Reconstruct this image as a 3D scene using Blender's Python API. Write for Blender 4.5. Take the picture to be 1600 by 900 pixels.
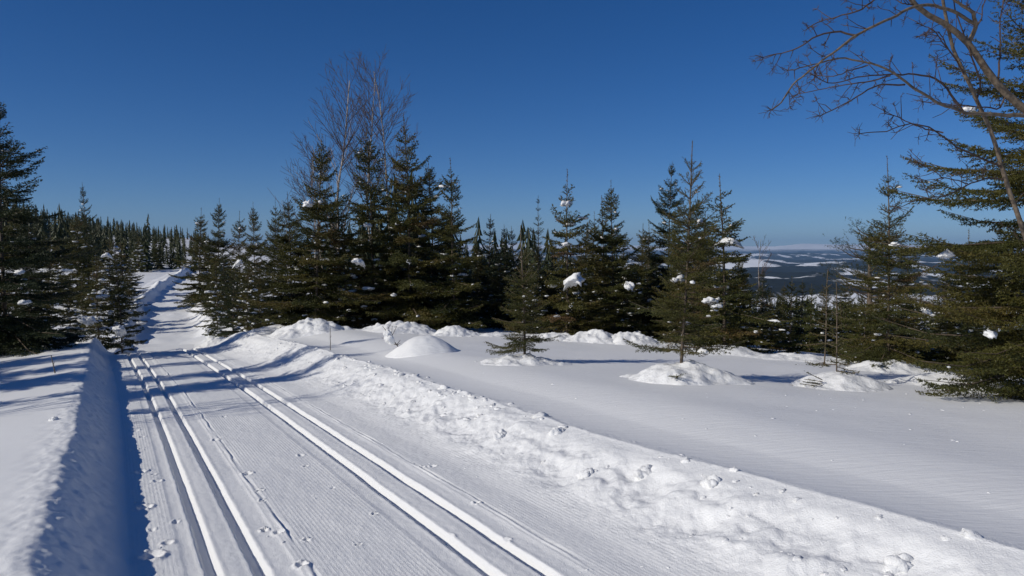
import bpy, math, random
import numpy as np
from mathutils import Vector

scene = bpy.context.scene
for o in list(bpy.data.objects):
    bpy.data.objects.remove(o, do_unlink=True)
C = scene.collection
R = math.radians

# ------------------------------------------------------------------ camera
CAMZ = 1.6
FPX = 1232.0
HOR = 395.0
PITCH = math.atan((450 - HOR) / FPX)
cam = bpy.data.cameras.new('camera')
cam.sensor_width = 36.0
cam.lens = 36.0 * FPX / 1600.0
cam.clip_start = 0.05
cam.clip_end = 150000
camo = bpy.data.objects.new('camera', cam)
camo.location = (0, 0, CAMZ)
camo.rotation_euler = (math.pi / 2 - PITCH, 0, 0)
C.objects.link(camo)
scene.camera = camo

# ------------------------------------------------------------------ light
SUN_EL = R(30.0)
SUN_FROM = np.array([-0.90, -0.436])          # horizontal direction towards the sun
SUN_FROM /= np.linalg.norm(SUN_FROM)
sv = Vector((SUN_FROM[0] * math.cos(SUN_EL), SUN_FROM[1] * math.cos(SUN_EL), math.sin(SUN_EL)))
sl = bpy.data.lights.new('sun', 'SUN')
sl.energy = 3.3
sl.angle = R(0.5)
sl.color = (1.0, 0.945, 0.84)
so = bpy.data.objects.new('sun', sl)
so.rotation_euler = sv.to_track_quat('Z', 'Y').to_euler()
so.location = (-20, -10, 30)
C.objects.link(so)

w = bpy.data.worlds.new('World')
scene.world = w
w.use_nodes = True
nt = w.node_tree
nt.nodes.clear()
sky = nt.nodes.new('ShaderNodeTexSky')
sky.sky_type = 'NISHITA'
sky.sun_disc = False
sky.sun_elevation = SUN_EL
sky.sun_rotation = math.atan2(SUN_FROM[0], SUN_FROM[1])
sky.altitude = 900
sky.air_density = 0.7
sky.dust_density = 0.45
sky.ozone_density = 5.0
hsv = nt.nodes.new('ShaderNodeHueSaturation')
hsv.inputs['Saturation'].default_value = 1.24
hsv.inputs['Hue'].default_value = 0.508
bg = nt.nodes.new('ShaderNodeBackground')
bg.inputs['Strength'].default_value = 0.072
wo = nt.nodes.new('ShaderNodeOutputWorld')
nt.links.new(sky.outputs[0], hsv.inputs['Color'])
nt.links.new(hsv.outputs[0], bg.inputs['Color'])
nt.links.new(bg.outputs[0], wo.inputs['Surface'])

scene.view_settings.view_transform = 'Standard'
scene.view_settings.look = 'None'
scene.view_settings.gamma = 1.0
scene.view_settings.exposure = 0.0
scene.view_settings.use_curve_mapping = False
scene.render.engine = 'CYCLES'
scene.cycles.max_bounces = 6
scene.cycles.diffuse_bounces = 3
scene.cycles.glossy_bounces = 2
scene.cycles.transmission_bounces = 2
scene.cycles.volume_bounces = 0
scene.cycles.use_denoising = True

# ------------------------------------------------------------------ noise / maths helpers
def _hash(ix, iy, seed):
    h = (ix.astype(np.int64) * 374761393 + iy.astype(np.int64) * 668265263 + seed * 974634777) & 0xFFFFFFFF
    h = ((h ^ (h >> 13)) * 1274126177) & 0xFFFFFFFF
    h = h ^ (h >> 16)
    return (h & 0xFFFFFF) / float(0xFFFFFF)

def perlin(x, y, seed=0):
    x = np.asarray(x, float); y = np.asarray(y, float)
    ix = np.floor(x); iy = np.floor(y)
    fx = x - ix; fy = y - iy
    ux = fx * fx * fx * (fx * (fx * 6 - 15) + 10); uy = fy * fy * fy * (fy * (fy * 6 - 15) + 10)
    def g(dx, dy):
        a = _hash(ix + dx, iy + dy, seed) * 2 * math.pi
        return np.cos(a) * (fx - dx) + np.sin(a) * (fy - dy)
    n0 = g(0, 0) * (1 - ux) + g(1, 0) * ux
    n1 = g(0, 1) * (1 - ux) + g(1, 1) * ux
    return (n0 * (1 - uy) + n1 * uy) * 1.4

def fbm(x, y, seed=0, oct=4, gain=0.5, lac=2.03):
    v = 0; a = 1.0
    for i in range(oct):
        v = v + a * perlin(x, y, seed + 17 * i)
        x = x * lac + 3.1; y = y * lac - 1.7; a *= gain
    return v

def sst(a, b, x):
    t = np.clip((x - a) / (b - a), 0, 1)
    return t * t * (3 - 2 * t)

def smooth_curve(kx, ky, lo, hi, sigma, step=0.1):
    xs = np.arange(lo, hi, step)
    ys = np.interp(xs, kx, ky)
    n = int(3 * sigma / step)
    k = np.exp(-0.5 * (np.arange(-n, n + 1) * step / sigma) ** 2); k /= k.sum()
    yp = np.concatenate([2 * ys[0] - ys[n:0:-1], ys, 2 * ys[-1] - ys[-2:-n - 2:-1]])
    ys = np.convolve(yp, k, 'valid')
    return lambda s: np.interp(s, xs, ys)

def link(o, parent=None):
    C.objects.link(o)
    if parent is not None:
        o.parent = parent
    return o

def np_mesh(name, verts, faces, smooth=True, normals=None):
    """faces: (n,k) int array with k 3 or 4"""
    me = bpy.data.meshes.new(name)
    verts = np.asarray(verts, np.float32); faces = np.asarray(faces, np.int32)
    n, k = faces.shape
    me.vertices.add(len(verts)); me.vertices.foreach_set('co', verts.ravel())
    me.loops.add(n * k); me.loops.foreach_set('vertex_index', faces.ravel())
    me.polygons.add(n)
    me.polygons.foreach_set('loop_start', np.arange(n, dtype=np.int32) * k)
    me.polygons.foreach_set('loop_total', np.full(n, k, np.int32))
    me.polygons.foreach_set('use_smooth', np.full(n, smooth))
    me.update(calc_edges=True)
    if normals is not None:
        me.normals_split_custom_set_from_vertices(normals.tolist())
    return me

def grid_faces(nr, nc):
    a = (np.arange(nr - 1)[:, None] * nc + np.arange(nc - 1)[None, :]).ravel()
    return np.stack([a, a + 1, a + nc + 1, a + nc], 1)

def tube(pts, rad, sides=6, cap=True):
    pts = np.asarray(pts, float); rad = np.asarray(rad, float)
    n = len(pts)
    t = np.gradient(pts, axis=0)
    t /= np.linalg.norm(t, axis=1)[:, None] + 1e-9
    ref = np.array([0.31, 0.95, 0.05]) if abs(t[0] @ np.array([0.31, 0.95, 0.05])) < 0.9 else np.array([1.0, 0, 0])
    u = np.cross(t, ref); u /= np.linalg.norm(u, axis=1)[:, None] + 1e-9
    v = np.cross(t, u)
    a = np.arange(sides) * 2 * math.pi / sides
    V = pts[:, None, :] + rad[:, None, None] * (np.cos(a)[None, :, None] * u[:, None, :] + np.sin(a)[None, :, None] * v[:, None, :])
    V = V.reshape(-1, 3)
    F = []
    i = np.arange(n - 1)[:, None] * sides; j = np.arange(sides)[None, :]; j2 = (j + 1) % sides
    F = np.stack([(i + j), (i + j2), (i + sides + j2), (i + sides + j)], -1).reshape(-1, 4)
    return V, F

class Bag:
    def __init__(s): s.V = []; s.F = []; s.n = 0
    def add(s, V, F):
        s.V.append(V); s.F.append(F + s.n); s.n += len(V)
    def mesh(s, name, smooth=True):
        return np_mesh(name, np.concatenate(s.V), np.concatenate(s.F), smooth)

def tag(o, label=None, cat=None, group=None, kind=None):
    if label: o['label'] = label
    if cat: o['category'] = cat
    if group: o['group'] = group
    if kind: o['kind'] = kind
    return o

# ------------------------------------------------------------------ materials
def new_mat(name):
    m = bpy.data.materials.new(name); m.use_nodes = True
    t = m.node_tree
    return m, t, t.nodes['Principled BSDF']

def N(t, kind, **kw):
    n = t.nodes.new(kind)
    for k, v in kw.items():
        if hasattr(n, k): setattr(n, k, v)
        else: n.inputs[k].default_value = v
    return n

def ramp(t, fac, stops):
    r = t.nodes.new('ShaderNodeValToRGB')
    el = r.color_ramp.elements
    while len(el) < len(stops): el.new(0.5)
    for e, (p, c) in zip(el, stops):
        e.position = p; e.color = (*c, 1)
    t.links.new(fac, r.inputs[0])
    return r.outputs[0]

def snow_mat(name, grain=0.004, lump=0.012, lump_scale=9.0, base=(0.86, 0.865, 0.865), ripple=0.0):
    m, t, b = new_mat(name)
    tc = t.nodes.new('ShaderNodeTexCoord')
    mp = t.nodes.new('ShaderNodeMapping')
    t.links.new(tc.outputs['Object'], mp.inputs[0])
    n1 = N(t, 'ShaderNodeTexNoise', Scale=130.0, Detail=3.0)
    n2 = N(t, 'ShaderNodeTexNoise', Scale=lump_scale, Detail=6.0, Roughness=0.6)
    for n in (n1, n2): t.links.new(mp.outputs[0], n.inputs['Vector'])
    b1 = N(t, 'ShaderNodeBump', Strength=1.0, Distance=grain)
    b2 = N(t, 'ShaderNodeBump', Strength=1.0, Distance=lump)
    t.links.new(n1.outputs[0], b1.inputs['Height']); t.links.new(n2.outputs[0], b2.inputs['Height'])
    t.links.new(b2.outputs[0], b1.inputs['Normal'])
    if ripple:
        m2 = t.nodes.new('ShaderNodeMapping'); m2.inputs['Rotation'].default_value = (0, 0, R(-24)); m2.inputs['Scale'].default_value = (2.2, 13.0, 4.0)
        t.links.new(tc.outputs['Object'], m2.inputs[0])
        n3 = N(t, 'ShaderNodeTexNoise', Scale=1.6, Detail=5.0, Roughness=0.62)
        t.links.new(m2.outputs[0], n3.inputs['Vector'])
        b3 = N(t, 'ShaderNodeBump', Strength=1.0, Distance=ripple)
        t.links.new(n3.outputs[0], b3.inputs['Height']); t.links.new(b3.outputs[0], b2.inputs['Normal'])
    t.links.new(b1.outputs[0], b.inputs['Normal'])
    b.inputs['Base Color'].default_value = (*base, 1)
    b.inputs['Roughness'].default_value = 0.62
    b.inputs['Specular IOR Level'].default_value = 0.22
    return m

M = {}
M['field'] = snow_mat('wind_packed_snow', 0.0018, 0.005, 3.0, ripple=0.011)
M['smooth'] = snow_mat('smooth_crust_snow', 0.0016, 0.0028, 2.6)
M['trail'] = snow_mat('groomed_snow', 0.0040, 0.004, 14.0)
M['bank'] = snow_mat('cut_bank_snow', 0.0040, 0.016, 10.0)
M['lump'] = snow_mat('lumpy_snow', 0.0045, 0.020, 12.0)
M['load'] = snow_mat('tree_snow', 0.005, 0.025, 14.0, (0.87, 0.875, 0.875))

def needle_mat(name, cols):
    m, t, b = new_mat(name)
    at = t.nodes.new('ShaderNodeAttribute'); at.attribute_name = 'tint'
    ob = t.nodes.new('ShaderNodeObjectInfo')
    ad = N(t, 'ShaderNodeMath', operation='MULTIPLY_ADD'); ad.inputs[1].default_value = 0.3; 
    t.links.new(ob.outputs['Random'], ad.inputs[0]); t.links.new(at.outputs['Fac'], ad.inputs[2])
    sb = N(t, 'ShaderNodeMath', operation='SUBTRACT'); sb.inputs[1].default_value = 0.15
    t.links.new(ad.outputs[0], sb.inputs[0])
    c = ramp(t, sb.outputs[0], cols)
    t.links.new(c, b.inputs['Base Color'])
    b.inputs['Roughness'].default_value = 0.55
    b.inputs['Specular IOR Level'].default_value = 0.3
    tr = t.nodes.new('ShaderNodeBsdfTranslucent'); t.links.new(c, tr.inputs[0])
    mx = N(t, 'ShaderNodeMixShader'); mx.inputs[0].default_value = 0.18
    t.links.new(b.outputs[0], mx.inputs[1]); t.links.new(tr.outputs[0], mx.inputs[2])
    t.links.new(mx.outputs[0], t.nodes['Material Output'].inputs[0])
    return m

M['needle'] = needle_mat('spruce_needles', [(0.0, (0.040, 0.048, 0.012)), (0.35, (0.070, 0.072, 0.016)), (0.65, (0.105, 0.092, 0.020)), (0.85, (0.125, 0.088, 0.028)), (1.0, (0.13, 0.080, 0.036))])
M['needle_dark'] = needle_mat('dark_spruce_needles', [(0.0, (0.024, 0.036, 0.016)), (0.5, (0.044, 0.056, 0.018)), (1.0, (0.075, 0.068, 0.026))])
M['needle_gold'] = needle_mat('yellow_spruce_needles', [(0.0, (0.045, 0.062, 0.014)), (0.5, (0.085, 0.088, 0.016)), (1.0, (0.11, 0.10, 0.025))])

def bark_mat(name, c1, c2, sc=(30, 30, 8), spots=None):
    m, t, b = new_mat(name)
    tc = t.nodes.new('ShaderNodeTexCoord'); mp = t.nodes.new('ShaderNodeMapping'); mp.inputs['Scale'].default_value = sc
    t.links.new(tc.outputs['Object'], mp.inputs[0])
    n = N(t, 'ShaderNodeTexNoise', Scale=1.0, Detail=5.0); t.links.new(mp.outputs[0], n.inputs['Vector'])
    c = ramp(t, n.outputs[0], [(0.35, c1), (0.62, c2)])
    t.links.new(c, b.inputs['Base Color'])
    bu = N(t, 'ShaderNodeBump', Strength=0.6, Distance=0.01); t.links.new(n.outputs[0], bu.inputs['Height']); t.links.new(bu.outputs[0], b.inputs['Normal'])
    b.inputs['Roughness'].default_value = 0.8
    return m
M['bark'] = bark_mat('spruce_bark', (0.075, 0.055, 0.038), (0.15, 0.115, 0.08))
M['rowan'] = bark_mat('rowan_bark', (0.085, 0.064, 0.044), (0.19, 0.145, 0.10), (25, 25, 25))
M['twig'] = bark_mat('rowan_twig', (0.045, 0.028, 0.022), (0.09, 0.055, 0.04), (40, 40, 40))
M['birch'] = bark_mat('birch_bark', (0.24, 0.19, 0.16), (0.52, 0.47, 0.42), (8, 8, 40))
M['birch_twig'] = bark_mat('birch_twig', (0.06, 0.04, 0.038), (0.11, 0.075, 0.065))
M['stick'] = bark_mat('weathered_stick', (0.10, 0.085, 0.07), (0.2, 0.17, 0.14))

# ------------------------------------------------------------------ the ground
DV = np.array([-0.449, 0.8935]); DV /= np.linalg.norm(DV)
RV = np.array([DV[1], -DV[0]])
zt = smooth_curve([-12, 0, 20.5, 23, 26, 30, 34, 40, 60, 97, 130, 172, 250, 420, 900],
                  [0.52, 0, -0.88, -1.02, -1.55, -2.2, -2.35, -2.3, -2.0, -0.9, 0.3, 2.3, 5.5, 9.0, 12.0], -12, 900, 0.8)
zp = smooth_curve([-12, 0, 10, 20, 25, 30, 40, 60, 97, 130, 172, 250, 420, 900],
                  [0.7, 0.40, 0.07, -0.22, -0.6, -1.2, -1.8, -1.7, -0.6, 0.6, 2.2, 3.5, 4.0, 4.0], -12, 900, 1.2)
cl = smooth_curve([-12, 8, 15, 23, 35, 57, 75, 97, 130, 200, 900], [0, 0, -0.06, -0.30, 0.55, 1.7, 3.9, 7.4, 12, 19, 19], -12, 900, 2.5)

def trail_xy(lat, s):
    q = lat + cl(s)
    return s * DV[0] + q * RV[0], s * DV[1] + q * RV[1]

def to_trail(x, y):
    s = x * DV[0] + y * DV[1]
    return x * RV[0] + y * RV[1] - cl(s), s

GROOVES = [0.455, 0.695, 1.765, 2.02]
CREST = 3.5
prints = []      # (lat, s, radius, depth)

def H(lat, s):
    lat, s = np.broadcast_arrays(np.atleast_1d(np.asarray(lat, float)), np.atleast_1d(np.asarray(s, float)))
    t = zt(s)
    far = sst(22, 27, s)                        # beyond the brow the groomed surface is not resolved
    # --- groomed trail
    x = lat
    plate = sst(0.30, 0.34, x) * (1 - sst(0.86, 0.90, x)) + sst(1.58, 1.62, x) * (1 - sst(2.17, 2.21, x))
    cord = np.sin(2 * math.pi * (x - 0.04) / 0.0264 + 0.5) * 0.0017 * (1 - plate) * sst(0.03, 0.10, x) * (1 - sst(2.72, 2.95, x))
    cord = cord * (0.75 + 0.5 * perlin(x * 1.5, s * 1.2, 5))
    z_tr = cord - 0.006 * plate
    for g in GROOVES:
        d = np.abs(x - g - 0.006 * perlin(s * 0.35, g * 7 + 0 * s, 9)) + 0.0045 * perlin(s * 11, x * 6 + g * 9, 19)
        z_tr = z_tr - 0.052 * (1 - sst(0.024, 0.042, d)) + 0.0035 * np.exp(-((d - 0.056) / 0.014) ** 2)
    for a, b in ((GROOVES[0], GROOVES[1]), (GROOVES[2], GROOVES[3])):
        z_tr = z_tr + 0.006 * np.exp(-((x - (a + b) / 2) / 0.07) ** 2)
    # ridges where two passes of the groomer overlap
    for l0, sd in ((0.93, 3), (2.24, 4)):
        wv = l0 + 0.03 * perlin(s * 0.5, 0 * s, sd) + 0.012 * perlin(s * 3, 0 * s, sd + 9)
        amp = 0.009 * np.clip(0.6 + 1.2 * perlin(s * 1.6, 0 * s + 4, sd + 2), 0, 1.6)
        z_tr = z_tr + amp * np.exp(-((x - wv) / 0.010) ** 2) - amp * 0.9 * np.exp(-((x - wv - 0.022) / 0.012) ** 2)
    z_tr = z_tr + 0.006 * fbm(x * 2.5, s * 1.1, 31, 3) + 0.0018 * perlin(x * 24, s * 24, 71)
    near = s.min() < 25 and x.size > 1
    for (pl, ps, pr, pd) in (prints if near else []):
        m = (np.abs(x - pl) < pr * 3) & (np.abs(s - ps) < pr * 3)
        if m.any():
            rr = np.hypot((x[m] - pl), (s[m] - ps) * 0.8) / pr
            nn = 1 + 0.9 * perlin(x[m] / pr * 1.4, s[m] / pr * 1.4, int(ps * 131))
            z_tr[m] += pd * nn * (-np.exp(-rr ** 2 * 1.5) + 0.5 * np.exp(-((rr - 1.35) / 0.32) ** 2))
    z_tr = z_tr * (1 - far)
    # --- right bank: foot near 2.8, crest at CREST
    hb = 0.42 + 0.10 * sst(8, 18, s) + 0.05 * perlin(s * 0.25, 0 * s, 41)
    foot = 2.52 + 0.06 * perlin(s * 0.6, 0 * s, 42)
    foot = foot - 0.22 * sst(15, 21, s)
    cr = CREST + 0.05 * perlin(s * 0.5, 0 * s + 7, 43) - 0.25 * sst(13, 20, s)
    k = np.clip((x - foot) / (cr - foot), 0, 1)
    prof = 0.25 * k + 0.75 * k ** 1.75
    prof = prof * (1 - 0.11 * sst(0.80, 1.0, k))
    over = x - cr
    # plain to the right of the crest
    plain = zp(s) + 0.03 - 0.052 * np.clip(lat - CREST, 0, 60) + 0.03 * fbm(lat * 0.35, s * 0.35, 51, 3) * sst(0.2, 2.5, over)
    drop = np.clip(lat - 11.5, 0, None)
    plain = plain - 0.10 * np.sqrt(drop ** 2 + 4) + 0.2
    rough = sst(24, 40, s) * 0.5
    plain = plain + rough * fbm(lat * 0.12, s * 0.12, 53, 4)
    crest_z = t + hb * (0.89)
    lump = (0.058 * fbm(x * 2.6, s * 2.0, 61, 3, 0.42) + 0.050 * np.clip(perlin(x * 5.0, s * 4.2, 63) - 0.12, 0, 1) ** 1.2 + 0.011 * fbm(x * 13, s * 11, 64, 3))
    lump = lump * sst(0.10, 0.50, k) * (1 - (0.92 - 0.45 * sst(5, 8, s)) * sst(0.66, 0.92, k)) * (1 - sst(0.0, 0.10, over)) * (1 - 0.45 * sst(7, 14, s))
    blend = sst(0.0, 1.5, over) ** 0.8
    ridge = crest_z - 0.15 * np.clip(over, 0, 0.6)
    z_right = ridge * (1 - blend) + plain * blend
    z_r = np.where(x < cr, t + 0.03 * np.clip(np.minimum(x, foot) - 0.12, 0, None) + (hb - 0.075) * prof + lump, z_right + lump)
    # --- left bank: foot at 0, crest near -0.47
    hl = 0.335 + 0.02 * perlin(s * 0.4, 0 * s, 81) + 0.02 * sst(8, 16, s)
    kl = np.clip(-(x - 0.05 - 0.02 * perlin(s * 1.5, 0 * s, 82)) / (0.50 + 0.07 * perlin(s * 0.55, 0 * s, 87) + 0.03 * perlin(s * 2.1, 0 * s, 88)), 0, 1)
    kl = np.clip(kl, 0, 1)
    jag = (0.018 * fbm(x * 9, s * 7, 83, 3) + 0.010 * perlin(x * 3, s * 4, 84)) * sst(0.1, 0.5, kl) * (1 - 0.6 * sst(0.75, 0.98, kl))
    ll = np.clip(-lat - 0.46, 0, None)
    z_l = t + hl * (0.22 * kl + 0.78 * kl * kl * (3 - 2 * kl)) * (1 - 0.05 * sst(0.85, 1, kl)) + jag * (1 - 0.97 * sst(0.02, 0.35, ll)) \
        + sst(0, 1.2, ll) * (0.025 * fbm(lat * 0.6, s * 0.5, 85, 3)) - 0.10 * np.clip(ll, 0, 4) * (1 - sst(18, 26, s))
    z_l = z_l + rough * fbm(lat * 0.12, s * 0.12, 86, 4) * sst(1, 5, ll) + 0.030 * np.clip(ll - 3, 0, 80) * sst(40, 110, s)
    z = np.where(x < 0.12, z_l, np.where(x > 2.3, z_r, t + 0.03 * np.clip(x - 0.12, 0, None)))
    return z + np.where((x > 0.0) & (x < 3.0), z_tr * sst(0.0, 0.05, x) * (1 - sst(2.85, 3.0, x)), 0)

def Hxy(x, y):
    lat, s = to_trail(np.asarray(x, float), np.asarray(y, float))
    z = H(lat, s)
    return z if np.ndim(x) else float(z[0])

# pixel helpers used while laying things out
def ray(px, py):
    a = (px - 800) / FPX; b = (450 - py) / FPX
    dy = math.cos(PITCH) + b * math.sin(PITCH); dz = -math.sin(PITCH) + b * math.cos(PITCH)
    return a / dy, dz / dy

def at(px, D, py=HOR):
    u, wz = ray(px, py)
    return np.array([u * D, D, CAMZ + wz * D])

def on_trail(px, py):
    u, wz = ray(px, py)
    lo = 1.0
    D = np.arange(2.5, 40, 0.01)
    lat, s = to_trail(u * D, D)
    i = int(np.argmax(CAMZ + wz * D < zt(s)))
    return float(lat[i]), float(s[i])

rp = random.Random(4)
for (px, py, rr, dd) in [(237, 870, .055, .024), (262, 850, .03, .014), (238, 828, .02, .012), (226, 794, .045, .020), (216, 786, .02, .012), (276, 815, .018, .012),
                         (219, 738, .042, .018), (246, 752, .03, .013), (240, 742, .02, .01), (236, 735, .016, .01), (209, 703, .035, .014), (222, 683, .025, .012), (212, 673, .035, .012),
                         (337, 690, .032, .016), (387, 745, .034, .018), (407, 772, .022, .014), (410, 788, .02, .014), (413, 832, .022, .018), (436, 838, .03, .014),
                         (470, 718, .025, .012), (478, 735, .02, .01), (480, 850, .02, .013), (472, 890, .03, .018), (274, 817, .02, .012), (585, 813, .018, .011), (660, 742, .02, .012), (676, 741, .024, .013),
                         (745, 800, .02, .012), (300, 700, .02, .01), (350, 655, .02, .01), (700, 850, .03, .012), (790, 856, .025, .012), (520, 770, .015, .008), (560, 860, .018, .01), (205, 650, .03, .012)]:
    l, s_ = on_trail(px, py)
    prints.append((l, s_, rr, dd * 1.35))

def seq(a, b, step): return list(np.arange(a, b, step))
def geo(a, b, d0, ratio):
    out = [a]; d = d0; sgn = 1 if b > a else -1
    while (out[-1] + sgn * d - b) * sgn < 0:
        out.append(out[-1] + sgn * d); d *= ratio
    out.append(b)
    return out

LEFT_EDGE, RIGHT_EDGE, S_END = -27.0, 42.0, 36.0
lats = np.array(geo(-1.0, LEFT_EDGE, 0.04, 1.07)[::-1][:-1] + seq(-1.0, -0.56, 0.03) + seq(-0.56, 0.04, 0.012) + seq(0.04, 2.92, 0.0088) +
                seq(2.92, 3.85, 0.0145) + geo(3.85, RIGHT_EDGE, 0.03, 1.045))
ss = [-3.0, -2.0, -1.0, 0.0, 0.5, 0.8, 1.0]
while ss[-1] < 24: ss.append(ss[-1] + max(0.015, 0.0058 * ss[-1]))
while ss[-1] < S_END: ss.append(ss[-1] + 0.16)
ss[-1] = S_END
ss = np.array(ss)
LA, SS = np.meshgrid(lats, ss)
GX, GY = trail_xy(LA, SS)
GZ = H(LA, SS)
# rim of the fine grid tucks under the coarse terrain
dP_dl = np.stack([np.gradient(GX, axis=1), np.gradient(GY, axis=1), np.gradient(GZ, axis=1)], -1)
dP_ds = np.stack([np.gradient(GX, axis=0), np.gradient(GY, axis=0), np.gradient(GZ, axis=0)], -1)
NN = np.cross(dP_dl, dP_ds); NN /= np.linalg.norm(NN, axis=-1)[..., None]
P = np.stack([GX, GY, GZ], -1)

def ground_piece(name, lo, hi, mat):
    i0 = int(np.searchsorted(lats, lo)); i1 = int(np.searchsorted(lats, hi))
    i1 = min(i1, len(lats) - 1)
    v = P[:, i0:i1 + 1].reshape(-1, 3); nn = NN[:, i0:i1 + 1].reshape(-1, 3)
    me = np_mesh(name, v, grid_faces(len(ss), i1 - i0 + 1), True, nn)
    me.materials.append(M[mat])
    o = link(bpy.data.objects.new(name, me))
    o['kind'] = 'structure'
    return o
ground_piece('snowfield_left', LEFT_EDGE - 1, -0.75, 'smooth')
ground_piece('snow_bank_left', -0.75, 0.04, 'smooth')
ground_piece('ski_trail', 0.04, 2.62, 'trail')
ground_piece('snow_bank_right', 2.62, 3.60, 'bank')
ground_piece('snowfield_right', 3.60, RIGHT_EDGE + 1, 'field')

# coarse terrain around: the hillside
def hillside():
    xs = np.array(geo(0, -420, 0.9, 1.035)[::-1][:-1] + geo(0, 420, 0.9, 1.035))
    ys = np.array([-60, -40, -28, -20, -14, -9, -5] + geo(-2.0, 620, 0.8, 1.012))
    X, Y = np.meshgrid(xs, ys)
    lat, s = to_trail(X, Y)
    Z = H(lat, s)
    ins = sst(0.0, 1.5, lat - LEFT_EDGE) * (1 - sst(-1.5, 0.0, lat - RIGHT_EDGE)) * sst(-3, -1.5, s) * (1 - sst(-1.5, 0.0, s - S_END))
    Z = Z - 0.9 * ins - 0.03
    rr = np.hypot(X, Y)
    k = sst(300, 560, rr)
    Z = Z * (1 - k) + valley_z(np.arctan2(X, Y), rr) * k
    me = np_mesh('hillside', np.stack([X, Y, Z], -1).reshape(-1, 3), grid_faces(len(ys), len(xs)))
    me.materials.append(M['field'])
    o = link(bpy.data.objects.new('hillside', me)); o['kind'] = 'structure'

def valley_z(az, r):
    lr = np.log(np.maximum(r, 1.0))
    kr = np.log([300, 500, 800, 1200, 2000, 3500, 5500, 8000, 11000, 15000, 17500, 20500, 24000])
    kz = [-22, -30, -42, -57, -73, -88, -84, -74, -54, -34, 30, 150, 175]
    z = np.interp(lr, kr, kz)
    amp = np.interp(lr, kr, [2, 4, 7, 11, 16, 26, 36, 42, 46, 46, 80, 95, 70])
    nz = fbm(az * 7.0 + 3.0, lr * 5.5, 91, 5, 0.48)
    return z + amp * nz * 1.3

def valley():
    az = np.linspace(R(-55), R(55), 420)
    r = np.exp(np.linspace(math.log(520), math.log(24000), 180))
    A, Rr = np.meshgrid(az, r)
    Z = valley_z(A, Rr)
    Z = Z - 6 * (1 - sst(520, 640, Rr))
    V = np.stack([Rr * np.sin(A), Rr * np.cos(A), Z], -1)
    fc = grid_faces(len(r), len(az))
    cut = int(np.searchsorted(r, 15500))
    nf = cut * (len(az) - 1)
    for name, rows, mat in (('valley', slice(0, cut + 1), 'valley'), ('mountains', slice(cut, len(r)), 'mountain')):
        v = V[rows].reshape(-1, 3)
        me = np_mesh(name, v, grid_faces(V[rows].shape[0], len(az)))
        me.materials.append(M[mat])
        o = link(bpy.data.objects.new(name, me)); o['kind'] = 'structure'

def far_trail():
    la = np.arange(-2.2, 5.6, 0.13); sf = np.arange(S_END - 0.3, 118, 0.33)
    L_, S_ = np.meshgrid(la, sf)
    X, Y = trail_xy(L_, S_)
    Z = H(L_, S_)
    edge = sst(-2.2, -1.2, L_) * (1 - sst(4.8, 5.6, L_)) * sst(S_END - 0.3, S_END + 1.5, S_)
    wl = -0.35 + 0.25 * perlin(S_ * 0.25, 0 * S_, 101); wr = 3.3 + 0.25 * perlin(S_ * 0.25, 0 * S_ + 5, 102)
    Z = Z + edge * (0.42 * np.exp(-((L_ - wl) / 0.38) ** 2) * (0.7 + 0.6 * perlin(S_ * 0.4, L_ * 0.4, 103)) + 0.30 * np.exp(-((L_ - wr) / 0.45) ** 2) * (0.7 + 0.6 * perlin(S_ * 0.4, L_ * 0.4, 104))
                    + 0.05 * fbm(L_ * 0.8, S_ * 0.5, 105, 3)) + 0.05 * edge - 0.06 * (1 - edge)
    me = np_mesh('ski_trail_far', np.stack([X, Y, Z], -1).reshape(-1, 3), grid_faces(len(sf), len(la)))
    me.materials.append(M['smooth'])
    o = link(bpy.data.objects.new('ski_trail_far', me)); o['kind'] = 'structure'

def valley_mat():
    m, t, b = new_mat('forest_and_snow_fields')
    tc = t.nodes.new('ShaderNodeTexCoord')
    def noise(scale, det, rough=0.55):
        mp = t.nodes.new('ShaderNodeMapping'); mp.inputs['Scale'].default_value = scale
        t.links.new(tc.outputs['Object'], mp.inputs[0])
        n = N(t, 'ShaderNodeTexNoise', Scale=1.0, Detail=det, Roughness=rough); t.links.new(mp.outputs[0], n.inputs['Vector'])
        return n.outputs[0]
    n1 = noise((0.0022, 0.0009, 0.0), 6, 0.60)
    n2 = noise((0.016, 0.006, 0), 4)
    mx = N(t, 'ShaderNodeMath', operation='MULTIPLY_ADD'); mx.inputs[1].default_value = 0.13
    t.links.new(n2, mx.inputs[0]); t.links.new(n1, mx.inputs[2])
    f = ramp(t, mx.outputs[0], [(0.600, (0, 0, 0)), (0.630, (1, 1, 1))])
    c = N(t, 'ShaderNodeMix', data_type='RGBA')
    t.links.new(f, c.inputs[0])
    c.inputs[6].default_value = (0.028, 0.036, 0.040, 1); c.inputs[7].default_value = (0.80, 0.82, 0.85, 1)
    t.links.new(c.outputs[2], b.inputs['Base Color'])
    b.inputs['Roughness'].default_value = 0.9; b.inputs['Specular IOR Level'].default_value = 0.0
    return m

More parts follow.
